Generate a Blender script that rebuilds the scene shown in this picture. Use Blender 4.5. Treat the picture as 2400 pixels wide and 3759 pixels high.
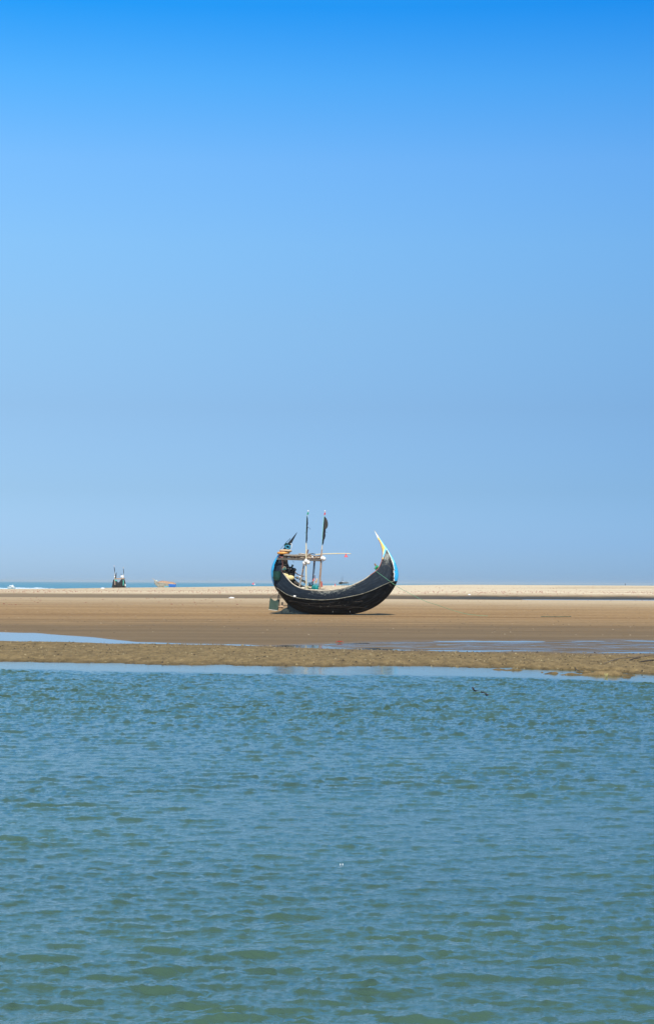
import bpy, math, random
import numpy as np
from mathutils import Vector, Matrix, Quaternion
from mathutils.bvhtree import BVHTree
sc = bpy.context.scene
for o in list(bpy.data.objects): bpy.data.objects.remove(o)
random.seed(7); rng = np.random.default_rng(11)
C = sc.collection

# ------------------------------------------------------------ camera
KD = 1.7                                 # focal length and depth factor
FPX, CAMZ, ROLL = 4185.0*KD, 2.65, 0.0052
cam = bpy.data.cameras.new('camera'); camo = bpy.data.objects.new('camera', cam); C.objects.link(camo)
cam.sensor_fit = 'VERTICAL'; cam.sensor_height = 36; cam.sensor_width = 24
cam.lens = FPX/3759*36; cam.shift_y = 260.5/3759
cam.clip_start = .1; cam.clip_end = 40000
camo.location = (0, 0, CAMZ)
camo.rotation_euler = (math.radians(90), -ROLL, 0)
sc.camera = camo
sc.view_settings.view_transform = 'Standard'; sc.view_settings.look = 'None'
sc.view_settings.exposure = 0; sc.view_settings.gamma = 1

# ------------------------------------------------------------ sun and sky
SUN_EL, SUN_AZ = math.radians(47), math.radians(177)      # azimuth clockwise from +Y: behind the camera, a little to the right
sdir = Vector((math.cos(SUN_EL)*math.sin(SUN_AZ), math.cos(SUN_EL)*math.cos(SUN_AZ), math.sin(SUN_EL)))
sun = bpy.data.lights.new('sun', 'SUN'); sun.energy = 5.0; sun.angle = math.radians(.5); sun.color = (1, .925, .80)
suno = bpy.data.objects.new('sun', sun); C.objects.link(suno)
suno.rotation_euler = (-sdir).to_track_quat('-Z', 'Y').to_euler()

w = bpy.data.worlds.new("World"); sc.world = w; w.use_nodes = True
nt = w.node_tree; nt.nodes.clear()
def N(nt, t, **k):
    n = nt.nodes.new(t)
    for a, b in k.items():
        if a.startswith('i_'): n.inputs[a[2:].replace('_', ' ')].default_value = b
        else: setattr(n, a, b)
    return n
out = N(nt, 'ShaderNodeOutputWorld'); bg = N(nt, 'ShaderNodeBackground'); bg.inputs[1].default_value = .093
sky = N(nt, 'ShaderNodeTexSky', sky_type='NISHITA', sun_disc=False, sun_elevation=SUN_EL, sun_rotation=SUN_AZ,
        air_density=1.0, dust_density=.6, ozone_density=2.0, altitude=0)
tc = N(nt, 'ShaderNodeTexCoord'); sep = N(nt, 'ShaderNodeSeparateXYZ')
nt.links.new(tc.outputs['Generated'], sep.inputs[0])
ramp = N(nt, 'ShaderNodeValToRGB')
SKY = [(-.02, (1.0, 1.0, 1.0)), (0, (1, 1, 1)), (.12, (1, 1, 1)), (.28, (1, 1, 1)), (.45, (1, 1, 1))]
SKYT = [(0.0, (0.66, 1.02, 1.86)), (0.0042, (0.65, 1.0, 1.82)), (0.0197, (0.578, 0.898, 1.677)), (0.0477, (0.547, 0.795, 1.315)), (0.0896, (0.621, 0.831, 1.19)), (0.131, (0.759, 1.021, 1.301)), (0.1717, (0.826, 1.209, 1.504)), (0.2116, (0.778, 1.309, 1.721)), (0.2504, (0.436, 1.293, 1.902)), (0.2874, (0.092, 1.116, 1.997)), (0.31, (0.65, 1.75, 2.05)), (0.5, (1.2, 1.85, 1.9)), (0.75, (0.6, 0.8, 1.05)), (1.0, (0.35, 0.45, 0.6))]  # sky just above the frame is brightened to lighten the lagoon's reflections
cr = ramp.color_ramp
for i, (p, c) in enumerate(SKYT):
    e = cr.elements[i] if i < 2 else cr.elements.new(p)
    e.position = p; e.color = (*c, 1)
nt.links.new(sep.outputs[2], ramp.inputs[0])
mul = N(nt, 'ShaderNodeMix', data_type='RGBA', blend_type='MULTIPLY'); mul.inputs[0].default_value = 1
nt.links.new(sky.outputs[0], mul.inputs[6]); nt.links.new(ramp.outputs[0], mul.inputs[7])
# the sky is a little deeper to the right (polarised light)
azr = N(nt, 'ShaderNodeMapRange'); azr.inputs[1].default_value = -.18; azr.inputs[2].default_value = .18
azr.inputs[3].default_value = 0; azr.inputs[4].default_value = 1
nt.links.new(sep.outputs[0], azr.inputs[0])
azm = N(nt, 'ShaderNodeMix', data_type='RGBA'); azm.inputs[6].default_value = (1.05, 1.045, 1.015, 1); azm.inputs[7].default_value = (.73, .83, .90, 1)
nt.links.new(azr.outputs[0], azm.inputs[0])
mul2 = N(nt, 'ShaderNodeMix', data_type='RGBA', blend_type='MULTIPLY'); mul2.inputs[0].default_value = 1
nt.links.new(mul.outputs[2], mul2.inputs[6]); nt.links.new(azm.outputs[2], mul2.inputs[7])
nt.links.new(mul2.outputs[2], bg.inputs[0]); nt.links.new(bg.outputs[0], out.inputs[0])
HAZE_DENS, HAZE_COL = .00008, (.86, .97, 1.0)

# ------------------------------------------------------------ helpers
def smooth(a, b, x):
    t = np.clip((x-a)/(b-a), 0, 1); return t*t*(3-2*t)
_L = rng.random((256, 256))
def vnoise(x, y):
    x = np.asarray(x, float); y = np.asarray(y, float)
    xi = np.floor(x).astype(int); yi = np.floor(y).astype(int)
    fx = x-xi; fy = y-yi; fx = fx*fx*(3-2*fx); fy = fy*fy*(3-2*fy)
    a = _L[xi & 255, yi & 255]; b = _L[(xi+1) & 255, yi & 255]; c = _L[xi & 255, (yi+1) & 255]; d = _L[(xi+1) & 255, (yi+1) & 255]
    return (a*(1-fx)+b*fx)*(1-fy)+(c*(1-fx)+d*fx)*fy
def fbm(x, y, o=4):
    s = 0; a = .5; t = 0
    for i in range(o):
        s = s+a*vnoise(x*2**i+17.3*i, y*2**i+5.1*i); t += a; a *= .55
    return s/t
def yh(px): return 2140+(px-1200)*ROLL
def W(px, py, d):                         # a point of the place seen at photo pixel px,py, d metres away
    return Vector(((px-1200)/FPX*d, d, CAMZ-(py-yh(px))/FPX*d))

def tag(o, label=None, cat=None, group=None, kind=None):
    for k, v in (('label', label), ('category', cat), ('group', group), ('kind', kind)):
        if v: o[k] = v
    return o
def empty(name, loc=(0, 0, 0), rz=0):
    o = bpy.data.objects.new(name, None); C.objects.link(o); o.location = loc; o.rotation_euler = (0, 0, rz); o.empty_display_size = .3
    return o
class MB:
    def __init__(s): s.v = []; s.f = []; s.m = []
    def add(s, vs, fs, m=0):
        b = len(s.v); s.v += [tuple(v) for v in vs]; s.f += [tuple(i+b for i in f) for f in fs]; s.m += [m]*len(fs)
    def tube(s, pts, r, n=8, m=0, cap=True, flat=1.0):
        pts = [Vector(p) for p in pts]
        R = r if hasattr(r, '__len__') else [r]*len(pts)
        vs = []; t0 = None; nrm = None
        for i, p in enumerate(pts):
            t = (pts[min(i+1, len(pts)-1)]-pts[max(i-1, 0)]).normalized()
            if nrm is None:
                ref = Vector((0, 0, 1)) if abs(t.z) < .9 else Vector((0, 1, 0))
                nrm = (ref-t*ref.dot(t)).normalized()
            else: nrm = (nrm-t*nrm.dot(t)).normalized()
            b = t.cross(nrm)
            for k in range(n):
                a = 2*math.pi*k/n
                vs.append(p+(nrm*math.cos(a)+b*math.sin(a)*flat)*R[i])
        fs = [(i*n+k, i*n+(k+1) % n, (i+1)*n+(k+1) % n, (i+1)*n+k) for i in range(len(pts)-1) for k in range(n)]
        if cap: fs += [tuple(range(n-1, -1, -1)), tuple((len(pts)-1)*n+k for k in range(n))]
        s.add(vs, fs, m)
    def box(s, c, d, rot=None, m=0):
        M = rot if rot is not None else Matrix.Identity(3)
        vs = [Vector(c)+M @ Vector((x*d[0]/2, y*d[1]/2, z*d[2]/2)) for x in (-1, 1) for y in (-1, 1) for z in (-1, 1)]
        s.add(vs, [(0, 1, 3, 2), (4, 6, 7, 5), (0, 4, 5, 1), (2, 3, 7, 6), (0, 2, 6, 4), (1, 5, 7, 3)], m)
    def bar(s, p, q, wd, ht, m=0, side=None):
        p = Vector(p); q = Vector(q); t = (q-p); L = t.length; t.normalize()
        sd = Vector(side) if side else Vector((0, 1, 0)); sd = (sd-t*sd.dot(t)).normalized(); u = t.cross(sd)
        M = Matrix((t, sd, u)).transposed()
        s.box((p+q)/2, (L, wd, ht), M, m)
    def ball(s, c, r, n=14, m=0, sc_=(1, 1, 1), nz=0, seed=0):
        vs = []; fs = []; h = n//2; rr = random.Random(seed)
        for i in range(h+1):
            th = math.pi*i/h
            for k in range(n):
                a = 2*math.pi*k/n; q = 1+nz*(rr.random()-.5)*2
                vs.append((c[0]+r*sc_[0]*math.sin(th)*math.cos(a)*q, c[1]+r*sc_[1]*math.sin(th)*math.sin(a)*q, c[2]+r*sc_[2]*math.cos(th)*q))
        fs = [(i*n+k, (i+1)*n+k, (i+1)*n+(k+1) % n, i*n+(k+1) % n) for i in range(h) for k in range(n)]
        s.add(vs, fs, m)
    def torus(s, c, R, r, rot=None, n=28, k=10, m=0, sy=1.0):
        M = rot if rot is not None else Matrix.Identity(3)
        vs = []
        for i in range(n):
            a = 2*math.pi*i/n
            for j in range(k):
                b = 2*math.pi*j/k
                vs.append(Vector(c)+M @ Vector(((R+r*math.cos(b))*math.cos(a), (R+r*math.cos(b))*math.sin(a)*sy, r*math.sin(b))))
        fs = [(i*k+j, ((i+1) % n)*k+j, ((i+1) % n)*k+(j+1) % k, i*k+(j+1) % k) for i in range(n) for j in range(k)]
        s.add(vs, fs, m)
    def slab(s, poly, th, m=0):           # polygon of Vectors thickened along +Y(local)
        n = len(poly); vs = [Vector(p)-Vector((0, th/2, 0)) for p in poly]+[Vector(p)+Vector((0, th/2, 0)) for p in poly]
        fs = [tuple(range(n)), tuple(range(2*n-1, n-1, -1))]+[(i, i+n, (i+1) % n+n, (i+1) % n) for i in range(n)]
        s.add(vs, fs, m)
    def build(s, name, mats, parent=None, sm=True):
        me = bpy.data.meshes.new(name); me.from_pydata(s.v, [], s.f)
        mats = mats if isinstance(mats, (list, tuple)) else [mats]
        for x in mats: me.materials.append(x)
        me.polygons.foreach_set('material_index', s.m); me.polygons.foreach_set('use_smooth', [sm]*len(s.f))
        if sm:
            me.set_sharp_from_angle(angle=math.radians(40))
        o = bpy.data.objects.new(name, me); C.objects.link(o); o.parent = parent
        return o
def copy_tree(o, parent=None):
    c = o.copy(); C.objects.link(c); c.parent = parent
    for ch in list(o.children): copy_tree(ch, c)
    return c
def grid_mesh(name, X, Y, Z, mat, attrs={}):
    r, c = X.shape; co = np.stack([X, Y, Z], -1).reshape(-1, 3).astype(np.float32)
    i = (np.arange(r-1)[:, None]*c+np.arange(c-1)[None]).ravel()
    q = np.stack([i, i+1, i+c+1, i+c], -1).astype(np.int32)
    me = bpy.data.meshes.new(name); me.vertices.add(r*c); me.vertices.foreach_set('co', co.ravel())
    me.loops.add(q.size); me.loops.foreach_set('vertex_index', q.ravel())
    me.polygons.add(len(q)); me.polygons.foreach_set('loop_start', np.arange(0, q.size, 4, dtype=np.int32))
    me.update(calc_edges=True); me.validate()
    me.polygons.foreach_set('use_smooth', np.ones(len(q), bool))
    for k, a in attrs.items():
        at = me.attributes.new(k, 'FLOAT', 'POINT'); at.data.foreach_set('value', a.astype(np.float32).ravel())
    me.materials.append(mat)
    o = bpy.data.objects.new(name, me); C.objects.link(o); return o

LAG = -.25
# ------------------------------------------------------------ materials
def mat(name, col, rough=.7, var=.25, scale=6, metal=0, spec=.5, bump=.0, col2=None, stretch=(1, 1, 1), coord='Object', c2amt=.55):
    m = bpy.data.materials.new(name); m.use_nodes = True; t = m.node_tree; b = t.nodes['Principled BSDF']
    b.inputs['Roughness'].default_value = rough; b.inputs['Metallic'].default_value = metal; b.inputs['Specular IOR Level'].default_value = spec
    tcn = N(t, 'ShaderNodeTexCoord'); mp = N(t, 'ShaderNodeMapping'); mp.inputs['Scale'].default_value = stretch
    nz = N(t, 'ShaderNodeTexNoise'); nz.inputs['Scale'].default_value = scale; nz.inputs['Detail'].default_value = 6; nz.inputs['Roughness'].default_value = .65
    t.links.new(tcn.outputs[coord], mp.inputs[0]); t.links.new(mp.outputs[0], nz.inputs['Vector'])
    r = N(t, 'ShaderNodeMapRange'); r.inputs[1].default_value = .3; r.inputs[2].default_value = .7
    t.links.new(nz.outputs[0], r.inputs[0])
    mx = N(t, 'ShaderNodeMix', data_type='RGBA')
    c2 = col2 or tuple(min(1, c*(1+var)) for c in col); c1 = col if col2 else tuple(c*(1-var) for c in col)
    mx.inputs[6].default_value = (*c1, 1); mx.inputs[7].default_value = (*c2, 1)
    t.links.new(r.outputs[0], mx.inputs[0]); t.links.new(mx.outputs[2], b.inputs['Base Color'])
    if bump:
        bp = N(t, 'ShaderNodeBump'); bp.inputs['Strength'].default_value = bump; bp.inputs['Distance'].default_value = .02
        t.links.new(nz.outputs[0], bp.inputs['Height']); t.links.new(bp.outputs[0], b.inputs['Normal'])
    return m
M = {}
M['black'] = mat('tarred_black', (.008, .010, .013), .5, .4, 5)
M['darkwood'] = mat('dark_wood', (.035, .026, .02), .75, .5, 4, col2=(.09, .07, .055))
M['inner'] = mat('inner_hull', (.022, .018, .016), .8, .5, 5, col2=(.06, .05, .04))
M['greywood'] = mat('grey_wood', (.16, .13, .10), .8, .4, 8, col2=(.42, .37, .30), stretch=(.6, 3, 3))
M['palewood'] = mat('pale_wood', (.45, .36, .26), .75, .3, 7, col2=(.72, .62, .48))
M['brownpost'] = mat('brown_post', (.20, .12, .08), .75, .5, 7, col2=(.48, .34, .24))
M['redpost'] = mat('red_post', (.09, .04, .035), .7, .4, 7)
M['bamboo'] = mat('bamboo', (.62, .50, .29), .5, .15, 9, col2=(.80, .71, .48))
M['ropew'] = mat('pale_rope', (.6, .55, .45), .8)
M['cyan'] = mat('pole_cyan', (.35, .75, .68), .5)
M['blue'] = mat('stem_blue', (.012, .33, .66), .45, .25, 6, col2=(.05, .46, .80))
M['ltblue'] = mat('light_blue', (.16, .58, .80), .45)
M['yellow'] = mat('paint_yellow', (.82, .58, .12), .5, .12)
M['white'] = mat('paint_white', (.78, .76, .70), .5, .1)
M['buoyw'] = mat('buoy_white', (.78, .77, .74), .35, .08)
M['orange'] = mat('orange_rubber', (.70, .27, .035), .45, .2, 10, col2=(.85, .42, .12))
M['rust'] = mat('faded_orange', (.42, .22, .10), .6, .3, 5, col2=(.85, .68, .45))
M['tealr'] = mat('teal_rubber', (.01, .17, .27), .45)
M['teal'] = mat('teal_plastic', (.01, .26, .25), .35)
M['dkgreen'] = mat('dark_green_plastic', (.005, .048, .038), .45)
M['green'] = mat('green_rope', (.02, .34, .16), .6, .3, 20)
M['sack'] = mat('sack_yellow', (.66, .55, .26), .85, .2, 10, bump=.6)
M['red'] = mat('red_plastic', (.72, .07, .07), .45)
M['pink'] = mat('pink_cloth', (.75, .22, .22), .8)
M['flag'] = mat('black_cloth', (.008, .010, .018), .9, .4, 8)
M['flag2'] = mat('sheer_cloth', (.05, .05, .045), .9, .4, 8)
M['rudder'] = mat('rudder_green', (.022, .05, .036), .55, .4, 3, col2=(.05, .09, .065))
M['steel'] = mat('worn_steel', (.5, .5, .48), .35, .2, metal=.8)
M['bronze'] = mat('bronze', (.55, .36, .22), .4, .3, metal=.5)
M['skin'] = mat('skin', (.20, .11, .07), .6)
M['hair'] = mat('hair', (.01, .008, .007), .6)
M['net'] = mat('fishing_net', (.26, .13, .08), .9, .4, 2.2, col2=(.52, .34, .22), bump=1)
M['crab'] = mat('crab_red', (.38, .05, .03), .6, .3); M['crab2'] = mat('crab_brown', (.26, .06, .04), .7, .3)
M['drift'] = mat('driftwood', (.035, .022, .018), .7, .4, 30)
M['driftpale'] = mat('pale_driftwood', (.17, .13, .09), .8, .4, 10)
M['plastic'] = mat('plastic_sheet', (.8, .8, .8), .5, .08)
M['brightblue'] = mat('bright_blue_paint', (.01, .19, .72), .45)
M['crust'] = mat('peeling_paint', (.13, .13, .11), .75, .5, 2.5, col2=(.55, .55, .47))

# tarred hull with streaks along the planks (UV: u along, v from keel to rim)
def hull_mat():
    m = bpy.data.materials.new('tarred_planks'); m.use_nodes = True; t = m.node_tree; b = t.nodes['Principled BSDF']
    uv = N(t, 'ShaderNodeUVMap'); mp = N(t, 'ShaderNodeMapping'); mp.inputs['Scale'].default_value = (1.1, 26, 1)
    n1 = N(t, 'ShaderNodeTexNoise'); n1.inputs['Scale'].default_value = 1; n1.inputs['Detail'].default_value = 5; n1.inputs['Roughness'].default_value = .6
    t.links.new(uv.outputs[0], mp.inputs[0]); t.links.new(mp.outputs[0], n1.inputs['Vector'])
    r1 = N(t, 'ShaderNodeMapRange'); r1.inputs[1].default_value = .47; r1.inputs[2].default_value = .72
    t.links.new(n1.outputs[0], r1.inputs[0])
    mx = N(t, 'ShaderNodeMix', data_type='RGBA'); mx.inputs[6].default_value = (.001, .0015, .003, 1); mx.inputs[7].default_value = (.022, .028, .035, 1)
    t.links.new(r1.outputs[0], mx.inputs[0])
    su = N(t, 'ShaderNodeSeparateXYZ'); L_ = t.links; L_.new(uv.outputs[0], su.inputs[0]); md = N(t, 'ShaderNodeMath', operation='MODULO'); md.inputs[1].default_value = 2; L_.new(su.outputs[1], md.inputs[0])
    ru_ = N(t, 'ShaderNodeMapRange'); ru_.inputs[1].default_value = .57; ru_.inputs[2].default_value = .63; L_.new(md.outputs[0], ru_.inputs[0])
    mu = N(t, 'ShaderNodeMix', data_type='RGBA', blend_type='ADD'); mu.inputs[7].default_value = (.010, .016, .025, 1); L_.new(ru_.outputs[0], mu.inputs[0]); L_.new(mx.outputs[2], mu.inputs[6]); mx = mu
    # scuffs: pale worn specks where the attribute is high
    at = N(t, 'ShaderNodeAttribute', attribute_name='wear'); n2 = N(t, 'ShaderNodeTexNoise'); n2.inputs['Scale'].default_value = 1.0; n2.inputs['Detail'].default_value = 7; n2.inputs['Roughness'].default_value = .75
    mp2 = N(t, 'ShaderNodeMapping'); mp2.inputs['Scale'].default_value = (3.0, 22, 1)
    t.links.new(uv.outputs[0], mp2.inputs[0]); t.links.new(mp2.outputs[0], n2.inputs['Vector'])
    ad = N(t, 'ShaderNodeMath', operation='MULTIPLY_ADD'); ad.inputs[1].default_value = .40
    t.links.new(at.outputs['Fac'], ad.inputs[0]); t.links.new(n2.outputs[0], ad.inputs[2])
    r2 = N(t, 'ShaderNodeMapRange'); r2.inputs[1].default_value = .66; r2.inputs[2].default_value = .84; r2.inputs[4].default_value = 1
    t.links.new(ad.outputs[0], r2.inputs[0])
    mx2 = N(t, 'ShaderNodeMix', data_type='RGBA'); mx2.inputs[7].default_value = (.40, .41, .36, 1)
    t.links.new(r2.outputs[0], mx2.inputs[0]); t.links.new(mx.outputs[2], mx2.inputs[6]); t.links.new(mx2.outputs[2], b.inputs['Base Color'])
    b.inputs['Roughness'].default_value = .5; b.inputs['Specular IOR Level'].default_value = .12
    bp = N(t, 'ShaderNodeBump'); bp.inputs['Strength'].default_value = .35; bp.inputs['Distance'].default_value = .02
    t.links.new(n1.outputs[0], bp.inputs['Height']); t.links.new(bp.outputs[0], b.inputs['Normal'])
    return m
M['hull'] = hull_mat()

def terrain_mat():
    m = bpy.data.materials.new('beach_sand'); m.use_nodes = True; t = m.node_tree; b = t.nodes['Principled BSDF']; L = t.links
    g = N(t, 'ShaderNodeNewGeometry')
    def noise(sc3, det=5, ro=.6):
        mp = N(t, 'ShaderNodeMapping'); mp.inputs['Scale'].default_value = sc3
        n = N(t, 'ShaderNodeTexNoise'); n.inputs['Scale'].default_value = 1; n.inputs['Detail'].default_value = det; n.inputs['Roughness'].default_value = ro
        L.new(g.outputs['Position'], mp.inputs[0]); L.new(mp.outputs[0], n.inputs['Vector']); return n.outputs[0]
    def mr(s, a, b_, c=0, d=1):
        r = N(t, 'ShaderNodeMapRange'); r.inputs[1].default_value = a; r.inputs[2].default_value = b_; r.inputs[3].default_value = c; r.inputs[4].default_value = d
        L.new(s, r.inputs[0]); return r.outputs[0]
    def mix(f, a, b_, bt='MIX'):
        x = N(t, 'ShaderNodeMix', data_type='RGBA', blend_type=bt)
        for i, v in ((0, f), (6, a), (7, b_)):
            if isinstance(v, (tuple, float, int)): x.inputs[i].default_value = (*v, 1) if isinstance(v, tuple) else v
            else: L.new(v, x.inputs[i])
        return x.outputs[2]
    def attr(n): return N(t, 'ShaderNodeAttribute', attribute_name=n).outputs['Fac']
    streak = noise((.035, .33, .5), 5, .62); fine = noise((3.5, 9, 9), 4, .7); big = noise((.012, .036, .1), 3)
    rip = noise((1.2, 5.0, 3), 3, .6); grain = noise((3.2, .45, 1), 5, .75)
    wet, mud, dry, sheen = attr('wet'), attr('mud'), attr('dry'), attr('sheen'); slow = noise((.006, .08, .1), 4, .55)
    sand = mix(mr(streak, .35, .65), (.31, .192, .092), (.47, .31, .155))
    sand = mix(mr(slow, .42, .62, .0, .4), sand, mix(1.0, sand, (.58, .54, .50), 'MULTIPLY')); sand = mix(mr(big, .35, .65), sand, mix(.35, sand, (.54, .365, .185)))
    pale = mix(mr(streak, .3, .7), (.80, .65, .43), (.90, .78, .57))
    c = mix(dry, sand, pale)
    c = mix(mr(fine, .3, .7, 0, .35), c, mix(1.0, c, (.55, .5, .45), 'MULTIPLY'))
    c = mix(mr(grain, .42, .70, 0, .75), c, mix(1.0, c, (.70, .68, .66), 'MULTIPLY')); c = mix(mr(grain, .42, .30, 0, .6), c, mix(1.0, c, (1.22, 1.2, 1.18), 'MULTIPLY')); c = mix(mr(rip, .55, .75, 0, .3), c, mix(1.0, c, (.6, .58, .55), 'MULTIPLY'))
    wsand = (.135, .10, .062)
    wc = N(t, 'ShaderNodeMath', operation='MINIMUM'); wc.inputs[1].default_value = 1; L.new(wet, wc.inputs[0]); c = mix(wc.outputs[0], c, mix(mr(streak, .3, .7), wsand, (.205, .15, .09)))
    m1 = noise((3, .8, 5), 6, .8); m2 = noise((9, 2, 10), 3, .75)
    mc = mix(mr(m1, .35, .68), (.128, .092, .046), (.33, .236, .112))
    mc = mix(mr(m2, .62, .72), mc, (.46, .36, .17)); mc = mix(mr(m2, .36, .28), mc, (.03, .024, .016))
    wm = N(t, 'ShaderNodeMath', operation='SUBTRACT', use_clamp=True); wm.inputs[1].default_value = 1.0; L.new(wet, wm.inputs[0]); c = mix(mr(wm.outputs[0], 0, .25), c, (.07, .068, .062)); c = mix(mud, c, mc)
    sx = N(t, 'ShaderNodeSeparateXYZ'); L.new(g.outputs['Position'], sx.inputs[0]); dampz = mr(sx.outputs[2], LAG+.005, LAG+.07, .75, 0)
    dm = N(t, 'ShaderNodeMath', operation='MULTIPLY'); L.new(dampz, dm.inputs[0]); L.new(mud, dm.inputs[1])
    c = mix(dm.outputs[0], c, mix(1.0, c, (.42, .42, .42), 'MULTIPLY'))
    L.new(c, b.inputs['Base Color'])
    rg = N(t, 'ShaderNodeMath', operation='MULTIPLY'); inv = mr(mud, 0, 1, 1, .35)
    pat = mr(noise((.5, 1.4, 1), 4, .7), .42, .58)
    sp = N(t, 'ShaderNodeMath', operation='MULTIPLY'); L.new(sheen, sp.inputs[0]); L.new(pat, sp.inputs[1])
    L.new(sp.outputs[0], rg.inputs[0]); L.new(inv, rg.inputs[1]); L.new(mr(rg.outputs[0], 0, 1, .95, .25), b.inputs['Roughness'])
    L.new(mr(rg.outputs[0], 0, 1, .05, .5), b.inputs['Specular IOR Level'])
    bp = N(t, 'ShaderNodeBump'); bp.inputs['Distance'].default_value = .03; bp.inputs['Strength'].default_value = .5
    L.new(mr(wet, 0, 1, .5, .12), bp.inputs['Strength'])
    L.new(rip, bp.inputs['Height']); L.new(bp.outputs[0], b.inputs['Normal'])
    return m
M['terrain'] = terrain_mat()

def water_mat(name, body, rough=.06, bump=0, bscale=(3, 3, 3), foam=False):
    m = bpy.data.materials.new(name); m.use_nodes = True; t = m.node_tree; b = t.nodes['Principled BSDF']; L = t.links
    b.inputs['Base Color'].default_value = (*body, 1); b.inputs['Roughness'].default_value = rough; b.inputs['IOR'].default_value = 2.35 if name == 'lagoon_water' else 1.333
    g = N(t, 'ShaderNodeNewGeometry'); mp = N(t, 'ShaderNodeMapping'); mp.inputs['Scale'].default_value = (.12, .3, .2)
    n = N(t, 'ShaderNodeTexNoise'); n.inputs['Scale'].default_value = 1; n.inputs['Detail'].default_value = 3
    L.new(g.outputs['Position'], mp.inputs[0]); L.new(mp.outputs[0], n.inputs['Vector'])
    mx = N(t, 'ShaderNodeMix', data_type='RGBA'); mx.inputs[6].default_value = (*[x*.8 for x in body], 1); mx.inputs[7].default_value = (*[x*1.25 for x in body], 1)
    L.new(n.outputs[0], mx.inputs[0]); L.new(mx.outputs[2], b.inputs['Base Color'])
    if bump:
        mp2 = N(t, 'ShaderNodeMapping'); mp2.inputs['Scale'].default_value = bscale
        n2 = N(t, 'ShaderNodeTexNoise'); n2.inputs['Scale'].default_value = 1; n2.inputs['Detail'].default_value = 4
        L.new(g.outputs['Position'], mp2.inputs[0]); L.new(mp2.outputs[0], n2.inputs['Vector'])
        bp = N(t, 'ShaderNodeBump'); bp.inputs['Strength'].default_value = 1; bp.inputs['Distance'].default_value = bump
        L.new(n2.outputs[0], bp.inputs['Height'])
        if name == 'lagoon_water':
            a0 = N(t, 'ShaderNodeAttribute', attribute_name='amp'); r0 = N(t, 'ShaderNodeMapRange'); r0.inputs[1].default_value = .05; r0.inputs[2].default_value = .5; r0.inputs[3].default_value = .09; r0.inputs[4].default_value = .06; L.new(a0.outputs['Fac'], r0.inputs[0]); L.new(r0.outputs[0], b.inputs['Roughness'])
            a = N(t, 'ShaderNodeAttribute', attribute_name='amp'); L.new(a.outputs['Fac'], bp.inputs['Strength'])
        L.new(bp.outputs[0], b.inputs['Normal'])
    return m
M['lagoon'] = water_mat('lagoon_water', (.058, .112, .070), .06, .014, (12, 18, 9))
M['puddle'] = water_mat('puddle_water', (.05, .05, .045), .06, .0015, (2, 5, 3))
M['sea'] = water_mat('sea_water', (.09, .26, .34), .4, .25, (.25, .6, .5))
M['foam'] = mat('surf_foam', (.30, .52, .66), .7, .3, .9, col2=(.85, .88, .9), stretch=(1, 1, 2.5))

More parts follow.
